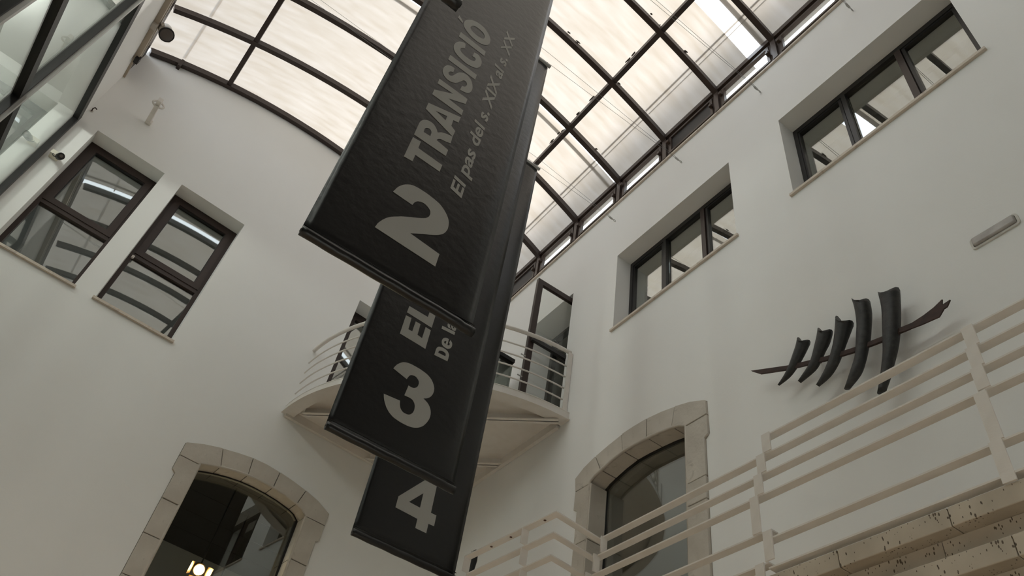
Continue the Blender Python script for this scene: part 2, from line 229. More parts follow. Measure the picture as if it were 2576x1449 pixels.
SUB3 = ((((1.602,3.675),(1.603,3.736),(1.605,3.744),(1.607,3.752),(1.611,3.759),(1.615,3.765),(1.621,3.77),(1.629,3.774),(1.639,3.777),(1.651,3.78),(1.663,3.78),(1.675,3.779),(1.687,3.776),(1.697,3.772),(1.705,3.765),(1.711,3.757),(1.716,3.749),(1.718,3.74),(1.718,3.731),(1.718,3.72),(1.718,3.709),(1.717,3.696),(1.717,3.684)),((1.627,3.713),(1.628,3.72),(1.628,3.728),(1.63,3.734),(1.634,3.738),(1.639,3.742),(1.645,3.745),(1.653,3.747),(1.663,3.748),(1.671,3.748),(1.678,3.746),(1.684,3.743),(1.688,3.738),(1.69,3.732),(1.69,3.725),(1.69,3.717))),(((1.681,3.888),(1.673,3.887),(1.665,3.887),(1.658,3.885),(1.65,3.881),(1.643,3.875),(1.637,3.868),(1.633,3.859),(1.63,3.849),(1.629,3.839),(1.63,3.83),(1.632,3.821),(1.635,3.812),(1.64,3.805),(1.647,3.799),(1.655,3.795),(1.664,3.793),(1.673,3.792),(1.683,3.793),(1.691,3.795),(1.699,3.8),(1.706,3.806),(1.712,3.812),(1.716,3.82),(1.719,3.829),(1.72,3.838),(1.72,3.848),(1.719,3.857),(1.717,3.864),(1.714,3.87),(1.71,3.875),(1.706,3.879),(1.701,3.883),(1.696,3.887),(1.691,3.857),(1.693,3.855),(1.696,3.853),(1.698,3.851),(1.699,3.847),(1.699,3.843),(1.698,3.839),(1.697,3.835),(1.694,3.832),(1.692,3.83),(1.688,3.829),(1.685,3.828),(1.682,3.828)),((1.667,3.856),(1.665,3.826),(1.661,3.827),(1.657,3.828),(1.653,3.83),(1.651,3.832),(1.65,3.836),(1.65,3.84),(1.651,3.844),(1.653,3.848),(1.656,3.852),(1.659,3.854),(1.663,3.855))),(((1.6,3.975),(1.717,3.986),(1.716,3.954),(1.6,3.944)),),(((1.632,4.016),(1.634,4.011),(1.635,4.006),(1.638,4.002),(1.641,3.998),(1.644,3.996),(1.648,3.993),(1.657,4.002),(1.658,4.018)),),(((1.665,4.003),(1.67,4.003),(1.676,4.004),(1.682,4.005),(1.687,4.008),(1.692,4.012),(1.698,4.016),(1.703,4.018),(1.708,4.019),(1.713,4.021),(1.713,4.012),(1.707,4.006),(1.7,3.999),(1.693,3.994),(1.687,3.992),(1.681,3.991),(1.676,3.991),(1.671,3.994),(1.668,3.998)),))
HORNS = ((((2.002,4.529),(1.849,4.467)),((2.008,4.385),(1.877,4.323)),((2.036,4.236),(1.92,4.155)),((2.069,4.086),(1.965,4.017)),((2.092,3.989),(2.003,3.931)),((2.123,3.899),(2.045,3.851)),((2.159,3.804),(2.087,3.771)),((2.21,3.684),(2.146,3.683))),(((2.214,4.626),(2.09,4.527)),((2.21,4.521),(2.1,4.415)),((2.226,4.371),(2.126,4.3)),((2.251,4.267),(2.162,4.183)),((2.277,4.167),(2.2,4.093)),((2.309,4.073),(2.24,4.007)),((2.363,3.983),(2.298,3.921)),((2.445,3.862),(2.401,3.85))),(((2.374,4.545),(2.265,4.416)),((2.4,4.456),(2.302,4.351)),((2.432,4.354),(2.356,4.266)),((2.468,4.269),(2.408,4.183)),((2.518,4.182),(2.464,4.108)),((2.58,4.104),(2.539,4.045)),((2.664,4.034),(2.645,4.007))),(((2.548,4.54),(2.446,4.45)),((2.575,4.463),(2.489,4.367)),((2.611,4.387),(2.544,4.301)),((2.653,4.304),(2.595,4.231)),((2.702,4.239),(2.658,4.176)),((2.813,4.163),(2.797,4.133))),(((2.745,4.571),(2.656,4.48)),((2.773,4.506),(2.7,4.421)),((2.811,4.443),(2.756,4.358)),((2.864,4.364),(2.817,4.298)),((2.927,4.292),(2.893,4.247)),((3.007,4.237),(2.995,4.222))))
SPINE_UP = ((3.248,4.531),(2.887,4.364),(2.672,4.286),(2.509,4.23),(2.284,4.169),(2.059,4.127),(1.931,4.117))
SPINE_LO = ((3.159,4.445),(2.904,4.331),(2.699,4.258),(2.526,4.197),(2.302,4.133),(2.073,4.089),(1.943,4.072))
TAIL1 = ((1.93,4.122),(1.834,4.106),(1.743,4.114),(1.659,4.132),(1.589,4.16),(1.604,4.114),(1.542,4.12),(1.576,4.079),(1.651,4.07),(1.739,4.066),(1.863,4.064),(1.937,4.076))
TAIL2 = ((1.939,4.069),(1.847,4.058),(1.723,4.06),(1.595,4.049),(1.638,4.009),(1.767,4.025),(1.893,4.051))

# ------------------------------------------------------------------ data measured on the place (metres)
ARCH_A = dict(out=((1.3467,4.6215),(1.538,4.7024),(1.7514,4.7654),(1.9371,4.8067),(2.1311,4.8387),(2.3243,4.8466),(2.506,4.8342),(2.7026,4.8095),(2.8968,4.7759),(3.0917,4.7243),(3.2894,4.6379)),
    inn=((1.6004,4.462),(1.7157,4.5048),(1.8269,4.5393),(1.9892,4.5767),(2.1595,4.6038),(2.3265,4.6123),(2.4981,4.6089),(2.6734,4.5944),(2.8472,4.5641),(2.9329,4.5338),(3.0118,4.4729)),
    spring=(4.446, 4.474), notch=(4.262, 4.27), outL=1.395, outR=3.238, inL=1.604, inR=3.006, earL=1.347, earR=3.279, bottom=1.0,
    jL=(3.922, 3.51, 3.06, 2.6, 2.1, 1.55), jR=(3.927, 3.46, 3.0, 2.5, 2.0, 1.5))
ARCH_B = dict(out=((3.895,4.655),(4.0867,4.7404),(4.2906,4.7982),(4.4823,4.8391),(4.6871,4.8662),(4.8757,4.871),(5.0697,4.8659),(5.2797,4.8324),(5.4883,4.7917),(5.6741,4.7323),(5.8144,4.6523)),
    inn=((4.16,4.495),(4.244,4.543),(4.3387,4.5726),(4.5086,4.6031),(4.6898,4.6216),(4.8666,4.6338),(5.0426,4.6357),(5.2146,4.6099),(5.3804,4.5668),(5.4761,4.538),(5.5498,4.4952)),
    spring=(4.486, 4.477), notch=(4.272, 4.255), outL=3.93, outR=5.735, inL=4.166, inR=5.512, earL=3.885, earR=5.79, bottom=2.14,
    jL=(3.861, 3.638, 3.393, 2.9), jR=(3.84, 3.4, 2.9))
RY = [7.41, 6.41, 5.39, 4.41, 3.42, 2.45, 1.45, 0.45, -0.55, -1.55]
YS = -1.6                                                                            # the vault ends here, boarded ceiling beyond     # roof ribs
YF = -4.5                                                                            # front wall, behind the lens
WIN_A = ((-1.572, -0.613, 5.715, 7.985), (-0.355, 0.625, 5.715, 7.99))
WIN_B = ((0.633, 2.612, 6.565, 7.965), (3.36, 5.352, 6.58, 7.97), (-2.2, -0.2, 6.565, 7.965))
DOOR_A = (2.62, 3.62, 5.68, 7.98); DOOR_B = (6.30, 7.28, 5.68, 7.965)

def arch_outer(a):
    o = list(a['out'])
    return [(a['outL'], a['bottom']), (a['outL'], a['notch'][0] - 0.03), (a['earL'], a['notch'][0] + 0.01)] + o + [(a['earR'], a['notch'][1] + 0.01), (a['outR'], a['notch'][1] - 0.03), (a['outR'], a['bottom'])]
def arch_inner(a, e=0.0):
    return [(a['inL'] - e, a['bottom'] + 0.12)] + [(p[0] + (p[0] < 2.3) * 0, p[1] + e) for p in a['inn']] + [(a['inR'] + e, a['bottom'] + 0.12)]
def rect(q): return ((q[0], q[2]), (q[1], q[2]), (q[1], q[3]), (q[0], q[3]))

# ------------------------------------------------------------------ the setting
WT = 0.5
u_l, u_r = -1.84, 4.905
top = []
for i in range(29):
    u = u_r - (u_r - u_l) * i / 28; top.append((u, za(FA(u, 0).x) + 0.02))
wa = M().prism(FA, [(u_l, -1.6), (u_r, -1.6)] + top, 0, WT, holes=[rect(w) for w in WIN_A] + [rect(DOOR_A), arch_outer(ARCH_A)])
tag(obj('wall_back', wa, PLASTER), 'white plastered end wall with two tall windows and a stone arch', 'wall', kind='structure')
wb = M().prism(FB, [(YF, -1.6), (9.4, -1.6), (9.4, 9.18), (YF, 9.18)], 0, WT, holes=[rect(w) for w in WIN_B] + [rect(DOOR_B), arch_outer(ARCH_B)])
tag(obj('wall_right', wb, PLASTER), 'white plastered right wall below the row of small roof windows', 'wall', kind='structure')
S0 = -0.02; SE = -12.95
wc = M().prism(FC, [(0.25, -1.6), (0.25, 9.12), (SE, 9.12), (SE, -1.6)], 0, 0.3, holes=[((S0 - 0.01, 2.55), (S0 - 0.01, 8.0), (-11.2, 8.0), (-11.2, 2.55))])
tag(obj('wall_left', wc, PLASTER), 'white plastered left wall above the glazed gallery', 'wall', kind='structure')
xl = xc_at(YF)
# wall behind the lens: entrance added for low daylight, dark gallery to darken reflections
wf = M().prism(FY(YF), [(xl - 0.3, -1.6), (XB + 0.4, -1.6), (XB + 0.4, 9.3), (xl - 0.3, 9.3)], -0.3, 0.0,
    holes=[((xl + 0.15, -1.59), (XB - 0.15, -1.59), (XB - 0.15, 1.9), (xl + 0.15, 1.9)), ((xl + 0.15, 2.7), (XB - 0.15, 2.7), (XB - 0.15, 9.1), (xl + 0.15, 9.1))])
tag(obj('wall_front', wf, PLASTER), 'white plastered wall with an added glazed entrance behind the camera', 'wall', kind='structure')
ent = empty('window_40', (1.5, YF, 0.5), 'glazed entrance added behind the camera as a daylight source', 'window', kind='structure')
for i in range(7):
    x = xl + 0.15 + (XB - 0.3 - xl) * i / 6; obj('mullion', M().box(FI, x - 0.03, x + 0.03, YF - 0.2, YF - 0.12, -1.58, 1.9), BLACKM, ent); obj('mullion', M().box(FI, x - 0.03, x + 0.03, YF - 0.2, YF - 0.12, 2.7, 9.1), BLACKM, ent)
obj('pane', M().box(FI, xl + 0.15, XB - 0.15, YF - 0.165, YF - 0.155, -1.58, 1.9), CLEAR, ent)
obj('pane', M().box(FI, xl + 0.15, XB - 0.15, YF - 0.165, YF - 0.155, 2.7, 9.1), GLASS, ent)
sh = M(); sh.box(FI, xl - 0.3, XB + 0.4, -8.0, -7.9, 2.5, 9.3); sh.box(FI, xl - 0.45, xl - 0.3, -8.0, YF - 0.3, 2.5, 9.3); sh.box(FI, XB + 0.4, XB + 0.55, -8.0, YF - 0.3, 2.5, 9.3); sh.box(FI, xl - 0.3, XB + 0.4, -8, YF - 0.3, 2.4, 2.5); sh.box(FI, xl - 0.3, XB + 0.4, -8, YF - 0.3, 9.2, 9.3)
tag(obj('wall_added_gallery_front', sh, ROOMD), 'dark gallery added above the entrance behind the camera', 'wall', kind='structure')  # added dark room, so the banners mirror little light
tag(obj('ground_outside', M().box(FI, -30, 30, -45, YF - 0.3, -1.85, -1.65), PAVING), 'grey paving added outside the entrance to bounce daylight in', 'ground', kind='structure')  # added ground, throws daylight in through the entrance
tag(obj('floor', M().box(FI, -3.2, 4.9, -5, 9.2, -1.75, -1.6), FLOORM), 'pale terrazzo hall floor', 'floor', kind='structure')
# galleries behind the walls: plain closed shells
def shell(name, fr, a0, a1, d0, d1, z0, z1, slabs, m, label):
    q = M()
    q.box(fr, a0, a1, z0, z1, d1, d1 + 0.15); q.box(fr, a0 - 0.15, a0, z0, z1, d0, d1 + 0.15); q.box(fr, a1, a1 + 0.15, z0, z1, d0, d1 + 0.15)
    for s0, s1 in slabs: q.box(fr, a0, a1, s0, s1, d0, d1)
    tag(obj(name, q, m), label, 'wall', kind='structure')
shell('wall_gallery_right', FB, YF, 9.35, WT, 3.6, -1.6, 9.1, ((-1.75, -1.6), (5.5, 5.66), (9.0, 9.12)), ROOMM, 'gallery rooms behind the right wall')
shell('wall_gallery_back', FA, u_l - 0.4, u_r - 0.05, WT, 3.6, -1.6, 9.6, ((-1.75, -1.6), (5.5, 5.66), (9.3, 9.42)), ROOMM, 'gallery rooms behind the end wall')
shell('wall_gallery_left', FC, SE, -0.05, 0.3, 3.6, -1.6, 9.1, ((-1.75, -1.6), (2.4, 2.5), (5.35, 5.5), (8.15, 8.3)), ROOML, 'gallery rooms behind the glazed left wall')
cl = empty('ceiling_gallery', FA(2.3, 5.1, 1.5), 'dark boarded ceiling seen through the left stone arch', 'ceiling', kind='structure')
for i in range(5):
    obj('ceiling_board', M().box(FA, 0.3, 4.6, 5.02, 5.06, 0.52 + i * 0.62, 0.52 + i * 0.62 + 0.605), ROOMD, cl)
tag(obj('wall_shade_outer', M().box(FI, 5.55, 5.8, YF, 9.0, 8.9, 11.6), OUTER), 'rendered parapet added outside to shade the roof sheets', 'wall', kind='structure')  # unseen parapet, placed to shade the sheets beside the right wall

# ------------------------------------------------------------------ the vaulted roof
roof = empty('ceiling', (1, 3, 10.5), 'vaulted skylight of milky sheets between dark brown ribs', 'ceiling', kind='structure')
def yw(x): return (KA - 0.045 - NA.x * x) / NA.y            # y just in front of the end wall
def xpl(y): return -1.33 + (8.37 - y) * 0.06                # left purlin
def arcpts(y, x0, x1, n=26, dz=0.0):
    return [Vector((x0 + (x1 - x0) * i / n, y(x0 + (x1 - x0) * i / n) if callable(y) else y, za(x0 + (x1 - x0) * i / n) + dz)) for i in range(n + 1)]
def rib(pts):
    m = M(); m.bar(pts, 0.075, 0.10, off=(0, -0.055)); m.bar([p + Vector((0, 0, 0.004)) for p in pts], 0.035, 0.02); return m
obj('rib', rib(arcpts(yw, xc_at(8.3) + 0.0, 4.3)), BROWN, roof)
for y in RY: obj('rib', rib(arcpts(y, xc_at(y) - 0.02, 4.3)), BROWN, roof)
for k, fx in enumerate((xpl, lambda y: AXC, lambda y: 3.2)):
    for i in range(len(RY)):
        ya = (yw(fx(8.4)) if i == 0 else RY[i - 1]) - 0.035; yb = (RY[i] if i < len(RY) else YS) + 0.035
        m = M(); m.bar([Vector((fx(ya), ya, za(fx(ya)) - 0.055)), Vector((fx(yb), yb, za(fx(yb)) - 0.055))], 0.07, 0.085)
        m.bar([Vector((fx(ya), ya, za(fx(ya)) + 0.002)), Vector((fx(yb), yb, za(fx(yb)) + 0.002))], 0.03, 0.02)
        obj('purlin', m, BROWN, roof)
def sheet(x0, x1, y0, y1, dz=0.012, n=7):
    """curved strip of sheet; x0, x1 functions of y; y0 near, y1 far (number or function of x)"""
    vs = []; fs = []
    for i in range(n + 1):
        for e in (y0, y1):
            yy = e if not callable(e) else e(0.5)
            x = x0(yy) + (x1(yy) - x0(yy)) * i / n
            if callable(e): x = x0(e(x)) + (x1(e(x)) - x0(e(x))) * i / n; yy = e(x)
            vs.append((x, yy, za(x) + dz))
    for i in range(n): fs.append((2 * i, 2 * i + 1, 2 * i + 3, 2 * i + 2))
    return M().add(vs, fs, True)
cols = [lambda y: xc_at(y) - 0.12, xpl, lambda y: AXC, lambda y: 3.2, lambda y: 4.36]
edges = [yw] + RY
for i in range(len(edges) - 1):
    for k in range(4):
        far = edges[i]; near = edges[i + 1]
        if near == 5.39: obj('roof_sheet', sheet(cols[k], cols[k + 1], near + 0.115, far), SHEET, roof); obj('sheet_lap', sheet(cols[k], cols[k + 1], near + 0.20, near + 0.255, 0.03), SHEET, roof)
        elif near == 2.45 and k >= 2:
            xs = cols[k] if k == 3 else (lambda y: 2.5)
            obj('roof_sheet', sheet(cols[k], cols[k + 1], near + 0.40, far), SHEET, roof); obj('roof_sheet', sheet(cols[k], cols[k + 1], near, near + 0.17), SHEET, roof)
            obj('sheet_lap', sheet(cols[k], cols[k + 1], near + 0.10, near + 0.165, 0.03), SHEET, roof)
            if k == 2: obj('roof_sheet', sheet(cols[k], lambda y: 2.3, near + 0.16, near + 0.41), SHEET, roof)
        else: obj('roof_sheet', sheet(cols[k], cols[k + 1], near, far), SHEET, roof)
    far = edges[i] if i else 8.3
    for xs, w in ((3.80, 0.022), (3.86, 0.012)):
        obj('sheet_lap', sheet(lambda y: xs, lambda y: xs + w, edges[i + 1] + 0.04, far - 0.04, 0.022, 1), SHEET, roof)
    obj('sheet_lap', sheet(lambda y: xc_at(y) + 0.42, lambda y: xc_at(y) + 0.44, edges[i + 1] + 0.04, far - 0.04, 0.022, 1), SHEET, roof)
obj('bracket', M().box(FA, -1.42, -1.37, 9.93, 10.1, -0.09, 0.0), BROWN, roof)

cf = empty('ceiling_front', (1.5, -3, 9.4), 'dark boarded ceiling added over the entrance end', 'ceiling', kind='structure')  # added dark boards, keep the lower banner reflections dark
for i in range(12):
    obj('ceiling_board', M().box(FI, xc_at(-3) - 0.3, XB + 0.5, YF - 0.3 + i * 0.265, YF - 0.3 + i * 0.265 + 0.26, 9.22, 9.27), ROOMD, cf)
gb = M().prism(FY(YS), [(xc_at(YS) - 0.2, 9.2), (4.5, 9.2)] + [(4.5 - (4.7 - xc_at(YS)) * i / 20, za(4.5 - (4.7 - xc_at(YS)) * i / 20) + 0.02) for i in range(21)], -0.15, -0.01)
tag(obj('wall_gable', gb, ROOMD), 'dark gable closing the vault over the entrance end', 'wall', kind='structure')
# wind-blown dirt lodged on top of the sheets against the bars
for n_ in range(46):
    dm = M(); yb = random.choice(RY[2:6]); 
    if random.random() < 0.6: xx = random.uniform(1.9, 4.1); yy = yb + random.choice((-1, 1)) * random.uniform(0.035, 0.06); el = (random.uniform(0.02, 0.07), 0.015)
    else: xx = 3.2 + random.choice((-1, 1)) * random.uniform(0.03, 0.05); yy = random.uniform(2.6, 7.2); el = (0.015, random.uniform(0.02, 0.08))
    rs = []
    for k, s_ in ((0, 0.5), (0.006, 1.0), (0.014, 0.6)):
        rs.append([Vector((xx + el[0] * s_ * math.cos(t * math.pi / 4) * random.uniform(0.6, 1.2), yy + el[1] * s_ * math.sin(t * math.pi / 4) * random.uniform(0.6, 1.2), za(xx) - 0.004 + k)) for t in range(8)])
    dm.rings(rs)
    if n_ == 0: dirt = M()
    dirt.add(dm.v, dm.f, True)
tag(obj('dirt', dirt, MORTAR, roof), kind='stuff')

# clerestory over the right wall
tr = M().box(FB, YF, 8.84, 9.175, 9.21, -0.03, WT + 0.05)
tag(obj('trim_1', tr, CREAM), 'thin cream ledge along the top of the right wall', 'trim', kind='structure')
cb = empty('trim_2', FB(2, 9.5, 0), 'dark brown posts and head beam of the row of small roof windows', 'trim', kind='structure')
obj('head_beam', M().box(FB, YS, 8.8, 9.70, 9.79, -0.045, 0.06), BROWN2, cb)
for y in RY + [8.36]:
    obj('post', M().box(FB, y - 0.035, y + 0.035, 9.21, 9.72, -0.04, 0.06), BROWN2, cb)
def ring(fr, a0, a1, b0, b1, w, d0, d1, wt=None, wb_=None):
    wt = w if wt is None else wt; wb_ = w if wb_ is None else wb_
    return M().prism(fr, rect((a0, a1, b0, b1)), d0, d1, holes=[rect((a0 + w, a1 - w, b0 + wb_, b1 - wt))])
nwin = 0
def win(loc, label, cat='window', group=None):
    global nwin; nwin += 1
    return empty('window_%d' % nwin, loc, label, cat, group, 'structure')
ys = [8.36] + RY
ordw = ['first', 'second', 'third', 'fourth', 'fifth', 'sixth', 'seventh', 'eighth', 'ninth', 'tenth', 'eleventh', 'twelfth']
for i in range(len(ys) - 1):
    y1, y0 = ys[i] - 0.04, ys[i + 1] + 0.04
    dark = i in (0, 4)
    w = win(FB((y0 + y1) / 2, 9.21, 0), 'small brown framed roof window %s%s from the far corner' % ('with a dark panel, ' if dark else 'with clear glass, ', ordw[i]), group='row of small roof windows')
    obj('frame', ring(FB, y0, y1, 9.215, 9.70, 0.045, -0.005, 0.045), BROWN2, w)
    obj('sash', ring(FB, y0 + 0.045, y1 - 0.045, 9.255, 9.655, 0.04, -0.025, 0.025), BROWN2, w)
    obj('pane', M().box(FB, y0 + 0.08, y1 - 0.08, 9.29, 9.62, 0.0, 0.008), DARKP if dark else CLEAR, w)
    for e, zz in ((y0 + 0.05, 9.40), (y1 - 0.05, 9.48)):
        obj('latch', M().box(FB, e - 0.022, e + 0.022, zz, zz + 0.055, -0.075, -0.02), BROWN2, w, bevel=0.006)

# ------------------------------------------------------------------ windows of the walls
def tall_window(q, label):
    a0, a1, b0, b1 = q; w = win(FA((a0 + a1) / 2, b0, 0.26), label)
    zt = 6.74
    obj('frame', ring(FA, a0, a1, b0 + 0.003, b1, 0.055, 0.25, 0.33), BROWN, w)
    obj('transom', M().box(FA, a0 + 0.05, a1 - 0.05, zt - 0.045, zt + 0.02, 0.245, 0.33), BROWN, w)
    sash = obj('sash', ring(FA, a0 + 0.045, a1 - 0.045, zt + 0.015, b1 - 0.045, 0.085, 0.235, 0.315), BROWN, w)
    obj('bead', ring(FA, a0 + 0.128, a1 - 0.128, zt + 0.098, b1 - 0.128, 0.012, 0.25, 0.28), BLACKM, sash)
    obj('pane', M().box(FA, a0 + 0.12, a1 - 0.12, zt + 0.09, b1 - 0.12, 0.283, 0.291), GLASS, w)
    obj('pane', M().box(FA, a0 + 0.05, a1 - 0.05, b0 + 0.05, zt - 0.04, 0.283, 0.291), GLASS, w)
    obj('sill', M().box(FA, a0 - 0.025, a1 + 0.025, b0 - 0.028, b0 + 0.004, -0.035, 0.27), CREAM, w)
    return w
w1 = tall_window(WIN_A[0], 'tall dark brown window nearest the glazed left wall')
w2 = tall_window(WIN_A[1], 'tall dark brown window nearer the balcony')
obj('stay', M().box(FA, -0.318, -0.285, 6.66, 6.70, 0.22, 0.25), WPAINT, w2)
def wide_window(q, label):
    a0, a1, b0, b1 = q; w = win(FB((a0 + a1) / 2, b0, 0.26), label); t = (a1 - a0) / 3
    obj('frame', ring(FB, a0, a1, b0 + 0.003, b1, 0.05, 0.235, 0.315, wt=0.075), BLACKM, w)
    for k, ww in ((1, 0.032), (2, 0.024)):
        y = a0 + k * t; obj('mullion', M().box(FB, y - ww, y + ww, b0 + 0.05, b1 - 0.07, 0.225, 0.315), BROWN if k == 1 else BLACKM, w)
    for k in range(3):
        y0 = a0 + k * t + 0.03; y1 = a0 + (k + 1) * t - 0.03
        if k != 1: obj('sash', ring(FB, y0 + 0.01, y1 - 0.01, b0 + 0.045, b1 - 0.07, 0.032, 0.245, 0.30), BLACKM, w)
        obj('pane', M().box(FB, y0, y1, b0 + 0.05, b1 - 0.08, 0.272, 0.28), GLASS, w)
    obj('sill', M().box(FB, a0 - 0.03, a1 + 0.03, b0 - 0.028, b0 + 0.004, -0.03, 0.26), CREAM, w)
wide_window(WIN_B[0], 'wide three pane window high on the right wall, nearer the camera')
wide_window(WIN_B[1], 'wide three pane window on the right wall, nearer the balcony')
wide_window(WIN_B[2], 'wide three pane window on the right wall beside the camera')
# glazed gallery front of the left wall
gw = win(FC(-5, 5, 0), 'greenish glazed gallery front with black mullions on the left wall')
mull = [S0, -2.39, -4.11, -6.2, -8.3, -10.4, -11.2]
levels = [2.56, 5.57, 7.98]
for i, s in enumerate(mull):
    s0, s1 = (s - 0.075, s) if i == 0 else ((s, s + 0.075) if i == len(mull) - 1 else (s - 0.055, s + 0.055))
    obj('mullion', M().box(FC, s0, s1, 2.55, 8.0, -0.02, 0.06), BLACKM, gw)
    if 0 < i < len(mull) - 1: obj('cover_strip', M().box(FC, s - 0.03, s + 0.012, 2.6, 7.9, -0.05, -0.018), GREYM, gw)
for i in range(len(mull) - 1):
    sa, sb = mull[i + 1] + 0.05, mull[i] - 0.05
    obj('head_rail', M().box(FC, sa, sb, 7.86, 8.0, -0.02, 0.06), BLACKM, gw)
    obj('transom', M().box(FC, sa, sb, 5.50, 5.62, -0.02, 0.06), BLACKM, gw)
    obj('bottom_rail', M().box(FC, sa, sb, 2.55, 2.66, -0.02, 0.06), BLACKM, gw)
    obj('pane', M().box(FC, sa - 0.01, sb + 0.01, 5.61, 7.87, 0.015, 0.025), GLASSC, gw)
    obj('pane', M().box(FC, sa - 0.01, sb + 0.01, 2.65, 5.51, 0.015, 0.025), GLASSC, gw)
# low clerestory over the left wall
lc = empty('trim_3', FC(-4, 9.4, 0), 'dark brown framing between the left wall and the vault', 'trim', kind='structure')
obj('base_rail', M().box(FC, SE, 0.0, 9.12, 9.27, 0.02, 0.10), BROWN, lc)
obj('head_rail', M().box(FC, SE, 0.0, 9.62, 9.80, 0.0, 0.10), BROWN, lc)
for y in [8.28] + RY:
    s = (y - PC.y) / DC.y; obj('post', M().box(FC, s - 0.05, s + 0.05, 9.2, 9.75, 0.0, 0.10), BROWN, lc)
obj('pane', M().box(FC, SE, -1.0, 9.25, 9.66, 0.06, 0.07), CLEAR, lc); obj('infill_panel', M().box(FC, -1.0, -0.01, 9.25, 9.66, 0.06, 0.07), DARKP, lc)  # clear pane put in to let extra daylight onto the upper right wall

# ------------------------------------------------------------------ stone arches
def inset(poly, e):
    """shrink a convex-ish polygon by e towards its inside"""
    n = len(poly); area = sum(poly[i][0] * poly[(i + 1) % n][1] - poly[(i + 1) % n][0] * poly[i][1] for i in range(n)); sg = 1 if area > 0 else -1
    out = []
    for i in range(n):
        p0, p1, p2 = Vector(poly[i - 1]), Vector(poly[i]), Vector(poly[(i + 1) % n])
        a = (p1 - p0).normalized(); b = (p2 - p1).normalized(); na = Vector((-a.y, a.x)) * sg; nb = Vector((-b.y, b.x)) * sg
        k = (na + nb); k = k / max(0.4, k.dot(na)) if k.length > 1e-6 else na
        out.append(tuple(p1 + k * e))
    return out
def stone_arch(name, a, fr, label, dwin):
    t = empty(name, fr((a['inL'] + a['inR']) / 2, a['bottom'], 0), label, 'stone arch', kind='structure')
    def block(poly):
        j = random.uniform(-0.006, 0.004)
        obj('stone_block', M().prism(fr, inset(poly, 0.0045), -0.024 + j, 0.19), STONE, t, bevel=0.004)
    o, n = a['out'], a['inn']
    # five voussoirs
    for k in range(5):
        po = list(o[2 * k:2 * k + 3]); pi = list(n[2 * k:2 * k + 3])
        poly = po + pi[::-1]
        if k == 0: poly = [(a['earL'], a['spring'][0])] + po + pi[::-1] + [(a['inL'] - 0.004, a['spring'][0])]
        if k == 4: poly = po + [(a['earR'], a['spring'][1]), (a['inR'] + 0.004, a['spring'][1])] + pi[::-1]
        block(poly)
    for side in (0, 1):
        inn = a['inL'] if side == 0 else a['inR']; out_ = a['outL'] if side == 0 else a['outR']; ear = a['earL'] if side == 0 else a['earR']
        js = (a['jL'] if side == 0 else a['jR']); sp = a['spring'][side]; nt = a['notch'][side]
        block([(inn, sp), (ear, sp), (ear, nt), (out_, nt - 0.03), (out_, js[0]), (inn, js[0])])
        zs = list(js) + [a['bottom']]
        for z1, z0 in zip(zs, zs[1:]): block([(inn, z1), (out_, z1), (out_ , z0), (inn, z0)])
    obj('sill_stone', M().prism(fr, rect((a['inL'], a['inR'], a['bottom'] - 0.0, a['bottom'] + 0.115)), -0.03, 0.3), STONE, t, bevel=0.005)
    back = M().prism(fr, arch_outer(a), 0.004, 0.185, holes=[arch_inner(a, 0.008)])
    obj('mortar', back, MORTAR, t)
    # roll moulding round the opening
    path = [fr(a['inL'] - 0.006, a['bottom'] + 0.12, -0.012)] + [fr(p[0], p[1] + 0.006, -0.012) for p in n] + [fr(a['inR'] + 0.006, a['bottom'] + 0.12, -0.012)]
    obj('roll_moulding', M().tube(path, 0.017, 8, up=(fr(0, 0, 0) - fr(0, 0, 1))), STONE, t)
    w = win(fr((a['inL'] + a['inR']) / 2, a['bottom'], dwin), 'dark glass filling the %s' % label, 'window')
    inner = [(a['inL'] - 0.02, a['bottom'] + 0.1)] + [(p[0], p[1] + 0.02) for p in n] + [(a['inR'] + 0.02, a['bottom'] + 0.1)]
    obj('pane', M().prism(fr, inner, dwin, dwin + 0.012), GLASS, w)
    obj('frame', M().prism(fr, inner, dwin - 0.012, dwin + 0.03, holes=[inset(inner, 0.032)]), BLACKM, w)
    return t
stone_arch('trim_4', ARCH_A, FA, 'grey stone segmental arch under the end wall windows', 0.20)
stone_arch('trim_5', ARCH_B, FB, 'grey stone segmental arch on the right wall behind the stair rail', 0.20)

# ------------------------------------------------------------------ doors on the balcony
d1 = empty('door_1', FA(3.12, 5.68, 0.3), 'brown framed glass door on the end wall behind the balcony', 'door', kind='structure')
a0, a1, b0, b1 = DOOR_A
obj('door_frame', ring(FA, a0, a1, b0, b1, 0.055, 0.28, 0.36), BROWN, d1)
lf = obj('door_leaf', ring(FA, a0 + 0.05, a1 - 0.05, b0 + 0.02, b1 - 0.05, 0.09, 0.27, 0.34), BROWN, d1)
obj('mid_rail', M().box(FA, a0 + 0.12, a1 - 0.12, 6.22, 6.36, 0.275, 0.335), BROWN, lf)
obj('handle', M().tube([FA(a1 - 0.1, 6.75, 0.27), FA(a1 - 0.1, 6.75, 0.22), FA(a1 - 0.22, 6.75, 0.22)], 0.01, 8), BLACKM, lf)
obj('pane', M().box(FA, a0 + 0.13, a1 - 0.13, b0 + 0.1, 6.23, 0.30, 0.308), GLASS, d1); obj('pane', M().box(FA, a0 + 0.13, a1 - 0.13, 6.35, b1 - 0.13, 0.30, 0.308), GLASS, d1)
d2 = empty('door_2', FB(6.4, 5.68, 0.2), 'brown glazed door standing open over the right end of the balcony', 'door', kind='structure')
a0, a1, b0, b1 = DOOR_B
obj('door_frame', ring(FB, a0, a1, b0, b1, 0.06, 0.38, 0.46), BLACKM, d2)
def FL(w, z, d=0): return Vector((4.50 - w, 6.335 + 0.02 * w + d, z))         # leaf, standing out from the wall
